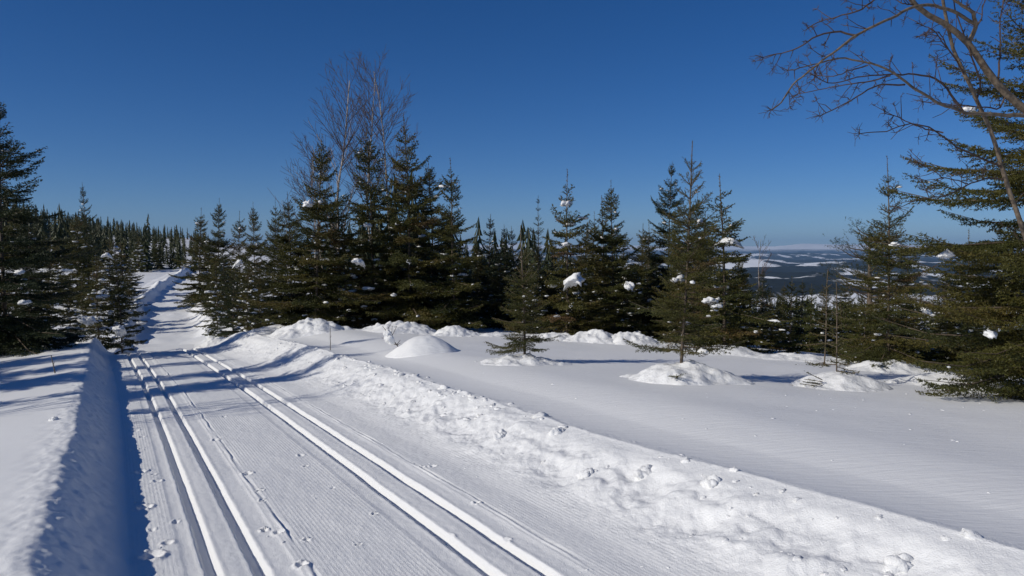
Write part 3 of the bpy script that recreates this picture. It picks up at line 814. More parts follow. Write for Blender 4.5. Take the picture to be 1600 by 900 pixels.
BELT = 'young spruces in the belt behind the snowfield'
EDGE = 'spruces lining the far trail'
trees = [
    # key, px, D, top, label, group, wide
    ('dense2', 640, 20.5, 178, 'tallest spruce of the middle group, with a bare leader, right of the birch stems', BELT, 1.0),
    ('tall', 585, 21.5, 190, 'tall spruce directly in front of the right birch stems', BELT, 1.1),
    ('dense', 676, 22.0, 248, 'broad spruce tucked behind the right side of the tallest spruce', BELT, 1.0),
    ('tall', 712, 20.0, 246, 'slim spruce at the right end of the tall middle group', BELT, 1.0),
    ('dense', 492, 19.8, 208, 'wide spruce with a frayed top below the left birch', BELT, 1.0),
    ('dense2', 455, 20.8, 300, 'olive green bushy spruce left of the frayed top spruce', BELT, 1.1),
    ('snowy', 540, 20.2, 330, 'low spruce with snow between the two birch groups', BELT, 1.1),
    ('narrow', 768, 24.0, 334, 'dark narrow spruce right of the tall middle group', BELT, 1.15),
    ('narrow', 789, 26.0, 350, 'small dark spruce tip, left one of a close pair behind the thin spruce', BELT, 1.0),
    ('narrow', 806, 26.0, 353, 'small dark spruce tip, right one of a close pair behind the thin spruce', BELT, 1.0),
    ('old', 838, 32.0, 306, 'old spruce with a thin ragged top behind the small field spruce', BELT, 1.0),
    ('dense', 845, 21.0, 385, 'low dense spruce behind the small field spruce', BELT, 1.1),
    ('thin', 886, 18.3, 263, 'spruce with a snow ball in its thin top and a big drooping snow load', BELT, 1.05),
    ('tall', 922, 23.0, 330, 'slender spruce between the snow loaded one and the pointed one', BELT, 1.0),
    ('dense', 962, 18.8, 282, 'pointed dense spruce standing in front of a thinner twin tip', BELT, 1.0),
    ('thin', 946, 21.5, 306, 'thin spruce tip just left of the pointed dense spruce', BELT, 1.0),
    ('dark', 1040, 19.5, 252, 'dark spruce with a clubby irregular top behind the foreground spruce', BELT, 0.80),
    ('tall', 1010, 21.5, 345, 'low dark spruce filling the gap left of the clubby spruce', BELT, 1.2),
    ('thin', 1134, 15.2, 272, 'dark spruce with a drooping snowy bough right of the foreground spruce', BELT, 1.25),
    ('narrow', 1100, 18.5, 330, 'dark spruce hidden behind the foreground spruce', BELT, 1.3),
    ('narrow', 1190, 20.0, 418, 'dark reddish young spruce where the valley view opens', BELT, 1.2),
    ('gold', 1236, 15.5, 432, 'yellow green young spruce under the valley view', BELT, 1.0),
    ('gold', 1268, 17.5, 442, 'smaller yellow green spruce right of the first one', BELT, 0.9),
    ('dense', 1345, 14.5, 455, 'brown green bushy spruce left of the tall thin topped spruce', BELT, 1.2),
    ('snowy', 1440, 15.5, 440, 'low snowy spruce between the tall thin topped spruce and the big one', BELT, 1.2),
    ('thin', 1512, 13.0, 358, 'young spruce tip in front of the sky below the big right spruce boughs', BELT, 1.2),
    ('dark', 1560, 12.5, 420, 'dark low spruce behind the big right spruce', BELT, 0.9),
    # along the far trail, right side
    ('tall', 311, 50.0, 324, 'slim spruce closest to the end of the far trail', EDGE, 1.1),
    ('dense', 342, 42.0, 309, 'tall dark spruce, highest one right of the far trail', EDGE, 0.85),
    ('snowy', 338, 33.0, 405, 'snow dusted low spruce at the right edge of the far trail', EDGE, 1.0),
    ('tall', 374, 40.0, 328, 'slim spruce just right of the highest trailside spruce', EDGE, 1.0),
    ('dense', 398, 36.0, 315, 'pointed spruce midway between the far trail and the birches', EDGE, 0.8),
    ('dense2', 424, 31.0, 309, 'spruce next to a thin leaning stem left of the birches', EDGE, 0.75),
    ('snowy', 384, 25.5, 402, 'small spruce with a snow covered top left of the belt', EDGE, 0.9),
    ('narrow', 362, 30.0, 420, 'low dark spruce between the trail edge and the snow topped small one', EDGE, 1.3),
    ('dense', 440, 24.0, 395, 'low olive spruce in front of the leaning stem', EDGE, 1.2),
    ('snowy', 322, 66.0, 382, 'far spruce where the trail disappears, right side', EDGE, 1.2),
    ('dense', 336, 56.0, 372, 'far bushy spruce behind the slim trail end spruce', EDGE, 1.3),
    # left side
    ('dark', 6, 18.0, 152, 'big dark shaded spruce at the left edge of the photo', None, 1.2),
    ('dark', 48, 21.0, 330, 'dark spruce filling the space right of the big left edge spruce', EDGE, 1.2),
    ('snowy', 108, 22.0, 440, 'low dark spruce with a snow cushion at its foot on the left', EDGE, 1.2),
    ('snowy', 188, 25.0, 388, 'snow speckled spruce at the left edge of the far trail', EDGE, 0.95),
    ('snowy', 152, 30.0, 392, 'snow speckled spruce behind the one at the left trail edge', EDGE, 1.0),
    ('narrow', 138, 60.0, 284, 'lone tall old spruce rising above the left forest', None, 0.72),
    ('snowy', 72, 40.0, 362, 'snowy spruce in the left hillside thicket beside the big dark one', EDGE, 1.2),
    ('dense', 118, 48.0, 332, 'bushy spruce at the foot of the lone old spruce', EDGE, 1.3),
    ('snowy', 190, 50.0, 372, 'snowy spruce left of the far trail, behind the trail edge one', EDGE, 1.2),
    ('snowy', 216, 88.0, 366, 'snow flecked spruce in the middle of the left thicket', EDGE, 1.3),
    ('dense', 246, 95.0, 372, 'far spruce left of the trail end', EDGE, 1.3),
    ('snowy', 170, 55.0, 368, 'snow flecked spruce right of the lone old spruce', EDGE, 1.3),
    ('snowy', 95, 55.0, 380, 'snow flecked bush spruce above the sunlit left clearing', EDGE, 1.4),
    ('snowy', 199, 40.0, 415, 'low snow flecked spruce on the bank of the far trail', EDGE, 1.0),
    # low young spruces that close the belt
    ('dense', 515, 22.5, 385, 'low spruce below the tall pale birch', BELT, 1.25),
    ('narrow', 560, 23.0, 372, 'low spruce between the two birch groups', BELT, 1.25),
    ('dense2', 612, 22.5, 330, 'low spruce behind the low spruce in front of the right birches', BELT, 1.25),
    ('tall', 655, 23.5, 345, 'low spruce directly left of the tallest middle spruce', BELT, 1.25),
    ('snowy', 692, 22.5, 340, 'low spruce directly behind the tallest middle spruce', BELT, 1.25),
    ('narrow', 733, 22.5, 400, 'low spruce right behind the slim spruce ending the tall group', BELT, 1.25),
    ('dense', 752, 25.0, 395, 'low spruce filling the gap left of the dark narrow spruce', BELT, 1.25),
    ('narrow', 862, 22.0, 390, 'low spruce filling the gap behind the dark narrow spruce', BELT, 1.25),
    ('dense2', 905, 20.5, 392, 'low spruce left of the snow loaded spruce', BELT, 1.25),
    ('tall', 938, 22.0, 380, 'low spruce right of the snow loaded spruce', BELT, 1.25),
    ('snowy', 982, 20.5, 385, 'low spruce left behind the pointed dense spruce', BELT, 1.25),
    ('narrow', 1020, 19.5, 400, 'low spruce right of the pointed dense spruce', BELT, 1.25),
    ('dense', 1062, 18.5, 380, 'low spruce left under the clubby topped spruce', BELT, 1.25),
    ('narrow', 1088, 20.0, 395, 'low spruce close behind the foreground spruce stem', BELT, 1.25),
    ('dense2', 1158, 17.5, 400, 'low spruce right behind the foreground spruce', BELT, 1.25),
    ('tall', 405, 27.0, 405, 'low spruce right of the dark spruce with the snowy bough', BELT, 1.25),
    ('snowy', 470, 22.0, 380, 'low spruce right of the snow topped small spruce by the trail', BELT, 1.25),
    ('narrow', 350, 38.0, 388, 'low spruce below the olive bushy spruce', BELT, 1.25),
    ('dense', 332, 44.0, 398, 'low spruce behind the low dark spruce at the trail edge', BELT, 1.25),
    ('narrow', 262, 118.0, 378, 'low spruce behind the snow dusted spruce at the trail edge', BELT, 1.25),
    ('dense2', 20, 24.0, 300, 'low spruce at the very end of the far trail', BELT, 1.25),
    ('tall', 128, 36.0, 420, 'low spruce behind the big dark spruce at the left edge', BELT, 1.25),
    ('snowy', 60, 26.0, 420, 'low spruce left of the pair at the left trail edge', BELT, 1.25),
    ('narrow', 182, 38.0, 400, 'low spruce in the dark thicket right of the left edge spruce', BELT, 1.25),
    ('dense', 204, 60.0, 400, 'low spruce behind the snow speckled pair left of the trail', BELT, 1.25),
    ('narrow', 1215, 18.0, 470, 'low spruce beside the far trail on its left bank', BELT, 1.25),
    ('dense2', 1375, 16.0, 440, 'low spruce at the left foot of the yellow green young spruce', BELT, 1.25),
    ('tall', 1480, 13.0, 455, 'low spruce right behind the tall thin topped spruce', BELT, 1.25),
    ('snowy', 1530, 14.0, 470, 'low spruce left under the big right spruce boughs', BELT, 1.25),
    ('dense', 1165, 19.0, 420, 'low spruce between the dark drooping one and the reddish young one', BELT, 1.10),
    ('snowy', 1207, 17.5, 452, 'low bushy spruce at the left side of the valley view', BELT, 1.20),
    ('dense2', 1222, 22.0, 440, 'spruce standing further down the slope left of the yellow one', BELT, 1.20),
    ('narrow', 1255, 20.0, 436, 'dark spruce between the two yellow green ones', BELT, 1.40),
    ('dense', 1288, 19.0, 446, 'bushy low spruce behind the bare topped saplings', BELT, 1.30),
    ('gold', 1318, 16.0, 462, 'yellowish bush spruce behind the shaded snow mound', BELT, 1.50),
    ('dense2', 1325, 20.0, 430, 'dark bushy spruce left below the round crowned pine', BELT, 1.10),
    ('narrow', 1418, 17.0, 400, 'dark spruce close behind the right side of the tall thin topped one', BELT, 1.40),
    ('snowy', 1475, 16.5, 425, 'low spruce seen through the gap left of the big spruce', BELT, 1.30),
    ('gold', 1352, 13.6, 480, 'yellowish low bush at the left foot of the tall thin topped spruce', BELT, 1.80),
    ('gold', 1430, 13.0, 478, 'yellowish low bush at the right foot of the tall thin topped spruce', BELT, 1.80),
    ('dense', 868, 25.0, 372, 'spruce showing through the gap left of the snow loaded one', BELT, 1.10),
    ('dense2', 820, 27.0, 380, 'spruce far behind the small thin field spruce', BELT, 1.10),
    ('tall', 745, 24.0, 372, 'slim spruce in the gap right of the tall middle group', BELT, 1.30),
    ('dense', 1085, 17.5, 300, 'spruce whose tip shows just right of the foreground spruce top', BELT, 0.80),
    ('dense2', 780, 21.5, 392, 'bushy low spruce in front of the dark narrow pair', BELT, 1.20),
    ('snowy', 832, 19.8, 420, 'low snowy spruce right behind the small thin field spruce', BELT, 1.30),
    ('dense', 915, 24.5, 352, 'spruce filling the gap right behind the snow loaded one', BELT, 1.20),
    ('dense2', 1000, 23.5, 348, 'spruce filling the gap between the pointed and the clubby spruce', BELT, 1.20),
]
named = {}
for key, px, D, top, label, group, wide in trees:
    named[px] = place(proto(key), px, D, top, label, group, wide=wide)

# spruces just outside the left edge of the photograph: they throw the long shadows over the trail
for i, (x, y, hh, key) in enumerate([(-11.6, 9.3, 6.8, 'dense2'), (-10.2, 7.7, 4.2, 'tall'), (-13.2, 10.6, 7.5, 'dark'), (-15.5, 12.4, 6.5, 'dense'), (-20.5, 14.5, 7.5, 'dense2'), (-17.5, 11.0, 7.5, 'dark'), (-24, 17.5, 8.0, 'dense'), (-16.5, 15.2, 5.5, 'tall'), (-13.5, 8.4, 7.5, 'tall')]):
    r_ = proto(key)
    k = hh / r_['_h']
    r_.scale = (k * 0.9, k * 0.9, k); r_.location = (x, y, float(Hxy(x, y))); r_.rotation_euler = (0, 0, i * 1.3)
    tag(r_, 'spruce just left of the picture that shades the trail', 'spruce', 'spruces left of the picture')

# ------------------------------------------------------------------ foreground spruces, each its own
fg = make_spruce(2.6, 0.64, 201, lod='near', gap=0.15, per=6, shape=0.55, spac=0.042, inter=7, snow=0.0, bits=10, big=0, leader=0.13, clear=0.13, trunk_r=0.8, lean=(0.012, 0), ragged=0.35, twig_k=0.42, low_droop=-10)
place(fg, 1065, 9.6, 220, 'foreground spruce with bare lower stem rising from a snow cone', rot=0.6)
fg2 = make_spruce(1.9, 0.56, 211, lod='near', gap=0.11, per=6, shape=0.8, spac=0.038, inter=8, snow=0.2, bits=3, big=0, leader=0.26, clear=0.11, ragged=0.35, twig_k=0.40, low_droop=-8)
place(fg2, 820, 11.4, 352, 'small thin spruce with a long bare leader standing alone on the field', rot=2.0)
rs = make_spruce(3.7, 1.25, 223, lod='mid', gap=0.27, per=6, shape=1.0, spac=0.055, inter=7, snow=0.3, bits=16, big=0, leader=0.13, clear=0.04, ragged=0.35)
place(rs, 1392, 12.6, 243, 'tall spruce with a long thin top standing before the valley view', rot=1.0)
bigs = make_spruce(6.6, 2.3, 233, lod='mid', gap=0.34, per=7, shape=0.66, spac=0.058, inter=7, snow=0.3, bits=26, big=0, clear=0.02, low_droop=-14, twig_k=0.40, ragged=0.22)
place(bigs, 1662, 8.9, -310, 'big olive spruce reaching into the picture from the right edge', rot=4.4, wide=1.08)
sap = make_spruce(1.0, 0.34, 241, lod='near', gap=0.16, per=4, shape=1.3, spac=0.05, inter=2, snow=0.1, bits=0, big=0, leader=0.22, clear=0.02, twig_k=0.3, trunk_r=0.5)
place(sap, 1311, 9.6, 442, 'thin sapling with bare top in the shaded snow mound', rot=0.5)
sap2 = copy_tree(sap); place(sap2, 1291, 12.5, 420, 'bare topped sapling behind the shaded snow mound', rot=2.2)

# loads of snow that sit on particular boughs
def load_at(root, px, py, D, size, seed, elong=1.5, droop=0.25):
    p = at(px, D, py)
    M_ = root.matrix_basis.copy()
    q = M_.inverted() @ Vector(p)
    k = root.scale[2]
    o = snow_load(root, (q.x, q.y, q.z), size / k, seed, elong, droop)
    return o
bpy.context.view_layer.update()
load_at(named[886], 896, 436, 17.6, 0.30, 301, 1.2, 0.8)
load_at(named[886], 884, 318, 18.2, 0.17, 302, 0.6)
load_at(named[886], 886, 382, 18.0, 0.13, 303)
load_at(named[492], 482, 318, 19.2, 0.20, 304, 1.2)
load_at(named[540], 560, 408, 19.4, 0.20, 305, 0.8, 0.9)
load_at(named[585], 575, 352, 20.5, 0.13, 306)
load_at(named[640], 640, 408, 19.5, 0.12, 307)
load_at(named[962], 984, 445, 17.8, 0.20, 308, 0.9, 0.5)
load_at(fg, 1094, 346, 9.7, 0.075, 309, 0.6)
load_at(named[1134], 1141, 378, 15.0, 0.19, 310, 1.3, 0.5)
load_at(named[1134], 1110, 470, 14.6, 0.17, 311, 0.8, 0.7)
load_at(named[1134], 1120, 478, 14.5, 0.09, 312)
load_at(rs, 1398, 382, 12.2, 0.09, 313)
load_at(rs, 1448, 484, 12.2, 0.13, 314, 0.8, 0.9)
load_at(bigs, 1480, 397, 8.6, 0.10, 315, 0.7)
load_at(bigs, 1548, 522, 8.0, 0.10, 316, 0.7)
load_at(bigs, 1512, 170, 8.2, 0.07, 317, 0.8)
load_at(named[384], 372, 410, 25.0, 0.24, 318, 0.7, 0.8)
load_at(named[108], 136, 500, 20.8, 0.27, 319, 0.4)
load_at(named[188], 186, 515, 24.0, 0.30, 320, 0.6, 0.8)
load_at(named[6], 30, 425, 17.0, 0.13, 321)
load_at(named[6], 38, 472, 16.8, 0.12, 322)
load_at(named[152], 167, 398, 29.0, 0.20, 323, 0.8, 0.8)

# ------------------------------------------------------------------ bare trees
def branchy(bag_t, bag_w, p, d, L, r, depth, rg, up=0.15, spread=0.5, step=0.22, minr=0.0035, first=0.0):
    n = max(4, int(L / step)); pts = [p]; dd = d
    for i in range(n):
        dd = unit(dd + np.array([rg.gauss(0, 0.06), rg.gauss(0, 0.06), up * 0.12]))
        p = p + dd * L / n; pts.append(p)
    pts = np.array(pts); rad = np.linspace(r, max(minr, r * 0.25), len(pts))
    (bag_t if r > 0.013 or first else bag_w).add(*tube(pts, rad, 6 if r > 0.013 else 3))
    if depth <= 0: return
    cnt = int(L / (0.15 if depth > 1 else 0.10) * 0.85)
    for i in range(cnt):
        t_ = rg.uniform(max(0.15, first), 0.98)
        j = min(int(t_ * n), n - 1)
        q = pts[j] + (pts[j + 1] - pts[j]) * (t_ * n - j)
        ax = unit(pts[j + 1] - pts[j])
        rv = np.array([rg.gauss(0, 1), rg.gauss(0, 1), rg.gauss(0, 0.5)]); rv = unit(rv - (rv @ ax) * ax)
        nd = unit(ax * (1 - spread * 0.55) + rv * spread)
        branchy(bag_t, bag_w, q, nd, L * (1 - t_ * 0.55) * rg.uniform(0.22, 0.42), max(minr, rad[j] * 0.45), depth - 1, rg, up, spread, step, minr)

def birch(px, D, top, label, seed, lean=(0, 0), r=0.045, first=0.3, depth=2):
    p = at(px, D); z = float(Hxy(p[0], p[1])); h = at(px, D, top)[2] - z
    rg = random.Random(seed); bt, bw = Bag(), Bag()
    branchy(bt, bw, np.array([0, 0, -0.2]), unit(np.array([lean[0], lean[1], 1.0])), h, r, depth, rg, 0.35, 0.55, 0.3, 0.0042, first)
    root = link(bpy.data.objects.new('birch_tree', None)); root.location = (p[0], p[1], z)
    a = bt.mesh('trunk'); a.materials.append(M['birch']); link(bpy.data.objects.new('trunk', a), root)
    b = bw.mesh('twigs'); b.materials.append(M['birch_twig']); link(bpy.data.objects.new('twigs', b), root)
    tag(root, label, 'birch', 'bare birches among the spruces')
birch(533, 23.0, 118, 'tall bare birch with a pale straight trunk, left of the birch pair', 5, (0.0, 0), 0.055, 0.32)
birch(588, 23.5, 112, 'bare birch stem behind the spruce, left of the leaning pair', 6, (0.01, 0), 0.045, 0.45)
birch(606, 23.5, 94, 'bare birch leaning right, rightmost and highest of the birches', 7, (0.055, 0), 0.045, 0.45)
birch(500, 22.5, 190, 'thin bare birch leaning left beside the tall pale birch', 8, (-0.24, 0), 0.030, 0.3)
birch(452, 21.0, 300, 'slim leaning bare stem at the left end of the spruce belt', 9, (-0.10, 0), 0.018, 0.4, 1)
birch(520, 22.0, 225, 'thin bare birch shoot close to the frayed spruce top', 10, (-0.08, 0.03), 0.022, 0.3)
birch(1192, 22.0, 360, 'faint thin bare shrub in front of the valley view', 12, (0.05, 0), 0.014, 0.2)

birch(-760, 6.9, -60, 'bare birch just left of the picture whose twigs shade the trail', 31, (0.02, 0), 0.035, 0.25)
birch(-560, 8.0, 20, 'smaller bare birch just left of the picture beside the shading one', 32, (-0.02, 0.02), 0.03, 0.25)

# pine beyond the field, seen left of the thin topped spruce
def pine(px, D, top, label, seed):
    p = at(px, D); z = float(Hxy(p[0], p[1])); h = at(px, D, top)[2] - z
    rg = random.Random(seed)
    root = link(bpy.data.objects.new('pine_tree', None)); root.location = (p[0], p[1], z)
    tb = Bag(); tb.add(*tube([(0, 0, -0.4), (0.05, 0, h * 0.5), (0.0, 0, h * 0.97)], [0.11, 0.08, 0.02], 7))
    segs = []; T = []
    for i in range(70):
        zz = h * rg.uniform(0.35, 0.98); a = rg.random() * 6.28
        L = 0.30 * h * (1 - ((zz / h - 0.55) / 0.5) ** 2) * rg.uniform(0.5, 1.05) + 0.15
        e = R(rg.uniform(5, 45))
        q = np.array([math.cos(a) * math.cos(e), math.sin(a) * math.cos(e), math.sin(e)]) * L + np.array([0, 0, zz])
        tb.add(*tube([(0, 0, zz), q * np.array([.55, .55, 0]) + np.array([0, 0, zz + (q[2] - zz) * .35]), q], [0.022, 0.015, 0.006], 4))
        for k in range(16):
            s0 = q * 1.0 + np.array([rg.gauss(0, .16), rg.gauss(0, .16), rg.gauss(0, .11)])
            d = unit(np.array([math.cos(a) * .6 + rg.gauss(0, .6), math.sin(a) * .6 + rg.gauss(0, .6), rg.uniform(.1, .9)]))
            segs.append((s0, s0 + d * 0.16)); T.append(rg.random())
    me = tb.mesh('trunk'); me.materials.append(M['bark']); link(bpy.data.objects.new('trunk', me), root)
    cm = needle_mesh('crown', np.array(segs), np.array(T), 130, 0.055, 0.007, seed, 'needle_dark')
    link(bpy.data.objects.new('crown', cm), root)
    tag(root, label, 'pine')
pine(1358, 24.0, 362, 'dark round crowned pine behind the tall thin topped spruce', 3)

# ------------------------------------------------------------------ rowan reaching in from the right
def rowan():
    base = at(1745, 6.6); zb = float(Hxy(base[0], base[1]))
    root = link(bpy.data.objects.new('rowan_tree', None)); root.location = (base[0], base[1], zb)
    O = np.array([base[0], base[1], zb])
    def zpx(l): return [(1180 + a / 2.25, b / 2.25) for a, b in l]
    limbs = [  # pixel polyline, depth from/to, radius from/to (m)
        ([(1745, 800), (1735, 560), (1700, 330), (1640, 200), (1600, 168), (1571, 142), (1544, 111), (1522, 71), (1491, 44), (1451, 27), (1429, 9), (1412, -14), (1395, -60)], 6.6, 5.6, 0.070, 0.015),
        (zpx([(765, 155), (775, 100), (760, 50), (712, 5), (660, -30)]), 6.0, 5.6, 0.018, 0.008),
        (zpx([(765, 90), (700, 40), (600, 22), (545, 30), (470, 70), (400, 100), (340, 140), (290, 180), (230, 225), (180, 270), (130, 310), (85, 370), (58, 386)]), 5.9, 5.0, 0.014, 0.004),
        (zpx([(350, 118), (290, 113), (220, 125), (150, 165), (90, 185), (28, 202)]), 5.5, 5.3, 0.008, 0.003),
        (zpx([(560, -30), (470, -20), (430, 2), (370, 40), (300, 60), (230, 75), (188, 97)]), 5.7, 5.6, 0.009, 0.003),
        (zpx([(1010, 400), (940, 405), (870, 407), (780, 405), (700, 395), (640, 370), (580, 330), (510, 285), (450, 250), (400, 230), (340, 212), (290, 210), (240, 225), (180, 240), (115, 247)]), 6.3, 5.2, 0.017, 0.003),
        (zpx([(745, 312), (650, 290), (560, 270), (460, 265), (380, 270), (300, 290), (260, 298), (212, 268)]), 5.8, 5.4, 0.009, 0.003),
        (zpx([(530, 292), (430, 300), (380, 330), (310, 370), (228, 408)]), 5.6, 5.1, 0.007, 0.003),
        (zpx([(470, 268), (400, 290), (330, 300), (240, 318), (150, 330)]), 5.5, 5.7, 0.006, 0.0025),
        (zpx([(400, 232), (330, 255), (290, 268), (200, 262)]), 5.4, 5.6, 0.005, 0.0025),
        ([(1730, 800), (1700, 680), (1640, 500), (1600, 378), (1580, 311), (1566, 266), (1557, 231), (1544, 195), (1526, 155), (1511, 120), (1491, 80), (1482, 49), (1473, -5), (1468, -50)], 6.5, 5.7, 0.030, 0.010),
        (zpx([(870, 595), (800, 560), (720, 520), (660, 470), (610, 440), (540, 430), (470, 460), (368, 470)]), 5.9, 5.4, 0.008, 0.003),
        (zpx([(690, 450), (620, 460), (560, 440), (500, 410), (455, 398)]), 5.8, 5.6, 0.006, 0.003),
        (zpx([(880, 640), (830, 620), (740, 650), (690, 672), (640, 690), (560, 705), (500, 730)]), 5.9, 5.5, 0.007, 0.0025),
        (zpx([(740, 650), (690, 640), (640, 620), (600, 590), (575, 575)]), 5.7, 5.6, 0.005, 0.0025),
        (zpx([(745, 260), (700, 200), (650, 120), (610, 95), (600, 130)]), 5.8, 5.5, 0.007, 0.003),
        (zpx([(690, 170), (640, 110), (590, 90)]), 5.8, 5.6, 0.005, 0.003),
        (zpx([(780, 345), (800, 300), (760, 180), (730, 80), (690, -20)]), 5.9, 5.8, 0.008, 0.004),
        (zpx([(855, 260), (862, 180), (866, 90), (875, 0), (880, -40)]), 6.2, 6.0, 0.008, 0.004),
        (zpx([(790, 130), (800, 60), (812, -20)]), 6.0, 5.9, 0.006, 0.003),
        (zpx([(940, 300), (880, 335), (860, 380), (800, 372), (700, 365), (590, 358)]), 6.3, 5.8, 0.007, 0.003),
        (zpx([(560, 20), (520, 15), (500, 0), (490, -20)]), 5.7, 5.6, 0.006, 0.003),
    ]
    rg = random.Random(77)
    big, fine = Bag(), Bag()
    def cluster(p, d, n=7, L=0.07):
        for i in range(n):
            dd = unit(d * 0.5 + np.array([rg.gauss(0, .6), rg.gauss(0, .6), rg.gauss(0.1, .6)]))
            l = L * rg.uniform(0.5, 1.2); m = p + dd * l * 0.55
            fine.add(*tube([p, m, m + unit(dd + np.array([rg.gauss(0, .5), rg.gauss(0, .5), rg.gauss(0, .5)])) * l * 0.5], [0.0022, 0.0018, 0.0014], 3))
            if rg.random() < 0.6:
                e = m + unit(np.array([rg.gauss(0, 1), rg.gauss(0, 1), rg.gauss(0, 1)])) * l * 0.45
                fine.add(*tube([m, e], [0.0017, 0.0014], 3))
    done = []
    for li, (pl, d0, d1, r0, r1) in enumerate(limbs):
        pl = np.array(pl, float); n = len(pl)
        if done and r0 < 0.03:
            allp = np.concatenate([q[0] for q in done]); ally = np.concatenate([q[1] for q in done])
            k_ = int(np.argmin(np.hypot(*(allp - pl[0]).T)))
            if np.hypot(*(allp[k_] - pl[0])) < 45:
                pl[0] = allp[k_]; d0 = float(ally[k_])
        seg = np.hypot(*np.diff(pl, axis=0).T); cum = np.concatenate([[0], np.cumsum(seg)]); cum /= cum[-1]
        P3 = np.array([at(x, d0 + (d1 - d0) * c + 0.05 * math.sin(9 * c) * min(1, 4 * c), y) for (x, y), c in zip(pl, cum)]) - O
        # resample with a Catmull-like smoothing and small knots
        tt = np.linspace(0, 1, max(12, n * 3))
        Q = np.stack([np.interp(tt, cum, P3[:, k]) for k in range(3)], 1)
        PX = np.stack([np.interp(tt, cum, pl[:, k]) for k in range(2)], 1)
        Q[1:-1] = 0.25 * Q[:-2] + 0.5 * Q[1:-1] + 0.25 * Q[2:]
        wob = np.cumsum(np.array([[rg.gauss(0, .004) for _ in range(3)] for _ in tt]), 0); wob -= np.outer(tt, wob[-1])
        Q = Q + wob
        rad = r0 + (r1 - r0) * tt ** 0.8
        done.append((PX, Q[:, 1] + O[1]))
        (big if r0 > 0.0125 else fine).add(*tube(Q, rad, 8 if r0 > 0.0125 else 5))
        vis0 = 0.35 if r0 > 0.03 else 0.2
        for k in range(int(len(tt) * (0.4 if r0 > 0.03 else 0.5))):
            j = rg.randrange(int(len(tt) * vis0), len(tt) - 1)
            if r0 > 0.03 and rg.random() < 0.5: continue
            ax = unit(Q[j + 1] - Q[j]); rv = np.array([rg.gauss(0, 1), rg.gauss(0, .7), rg.gauss(0.2, 1)]); rv = unit(rv - (rv @ ax) * ax)
            dd = unit(ax * 0.6 + rv * 0.8); L = rg.uniform(0.04, 0.16)
            e = Q[j] + dd * L
            fine.add(*tube([Q[j], Q[j] + dd * L * .5 + np.array([0, 0, rg.uniform(-.01, .015)]), e], [0.0035, 0.003, 0.002], 3))
            if rg.random() < 0.75: cluster(e, dd, rg.randint(3, 6), 0.05)
        cluster(Q[-1], unit(Q[-1] - Q[-2]), 10, 0.08)
    a = big.mesh('trunk'); a.materials.append(M['rowan']); link(bpy.data.objects.new('trunk', a), root)
    b = fine.mesh('twigs'); b.materials.append(M['twig']); link(bpy.data.objects.new('twigs', b), root)
    tag(root, 'bare rowan with arching limbs and old berry stalks at the upper right', 'rowan')
rowan()

# ------------------------------------------------------------------ sticks and the broken sapling
def stick(px, D, top, label, lean, r=0.009, name='marker_stick'):
    p = at(px, D); z = float(Hxy(p[0], p[1])); h = at(px, D, top)[2] - z
    n = 7; t_ = np.linspace(0, 1, n); rg = random.Random(int(px))
    pts = np.stack([lean * h * t_ + np.array([rg.gauss(0, .004) for _ in t_]), 0 * t_, -0.15 + (h + 0.15) * t_], 1)
    b = Bag(); b.add(*tube(pts, np.linspace(r, r * 0.55, n), 6))
    k = pts[4]; b.add(*tube([k, k + np.array([0.02, 0.01, 0.04])], [r * .5, r * .3], 4))
    me = b.mesh(name); me.materials.append(M['stick'])
    o = link(bpy.data.objects.new(name, me)); o.location = (p[0], p[1], z)
    tag(o, label, 'stick')
stick(514, 14.5, 512, 'thin upright stick in the snowfield right of the trail', 0.03, 0.010)
stick(84, 12.5, 555, 'short stick leaning left on the left snowfield', -0.30, 0.012)

def sapling():
    p = at(626, 13.2); z = float(Hxy(p[0], p[1]))
    root = link(bpy.data.objects.new('broken_sapling', None)); root.location = (p[0], p[1], z)
    b = Bag()
    main = np.array([(0.02, 0, -0.1), (0.0, 0, 0.05), (-0.08, 0, 0.15), (-0.17, 0.0, 0.27), (-0.25, 0, 0.38), (-0.31, 0, 0.46)])
    b.add(*tube(main, [0.011, 0.011, 0.010, 0.008, 0.006, 0.004], 6))
    rg = random.Random(2); S = []; T = []
    for (i, d, L) in [(1, (.5, -.2, .75), .10), (2, (.6, .2, .7), .10), (2, (-.8, -.3, .15), .09), (3, (.45, 0, .9), .22), (3, (.1, .1, 1), .2), (3, (-.9, 0, -.05), .16), (4, (.5, .2, .8), .13), (2, (.8, -.3, .3), .08), (1, (-.7, .2, .4), .1)]:
        q = main[i]; e = q + unit(np.array(d)) * L
        b.add(*tube([q, (q + e) / 2 + np.array([0, 0, -0.008]), e], [0.006, 0.005, 0.003], 4))
        S.append((q + (e - q) * .45, e)); T.append(rg.random())
    me = b.mesh('stem'); me.materials.append(M['bark']); link(bpy.data.objects.new('stem', me), root)
    cm = needle_mesh('needles', np.array(S), np.array(T), 90, 0.014, 0.004, 3, 'needle'); link(bpy.data.objects.new('needles', cm), root)
    bb = Bag()
    for k, (x, zz, s_) in enumerate([(-0.19, 0.25, .085), (-0.22, 0.33, .07), (-0.16, 0.20, .06)]):
        v, f = lump_vf((s_, s_ * .9, s_ * 1.0), 60 + k, 2, 0.35); bb.add(v + np.array([x, -0.02, zz]), f)
    sm = bb.mesh('snow_load'); sm.materials.append(M['load']); link(bpy.data.objects.new('snow_load', sm), root)
    tag(root, 'broken leaning sapling carrying a snow ball beside the smooth hump', 'sapling')
sapling()

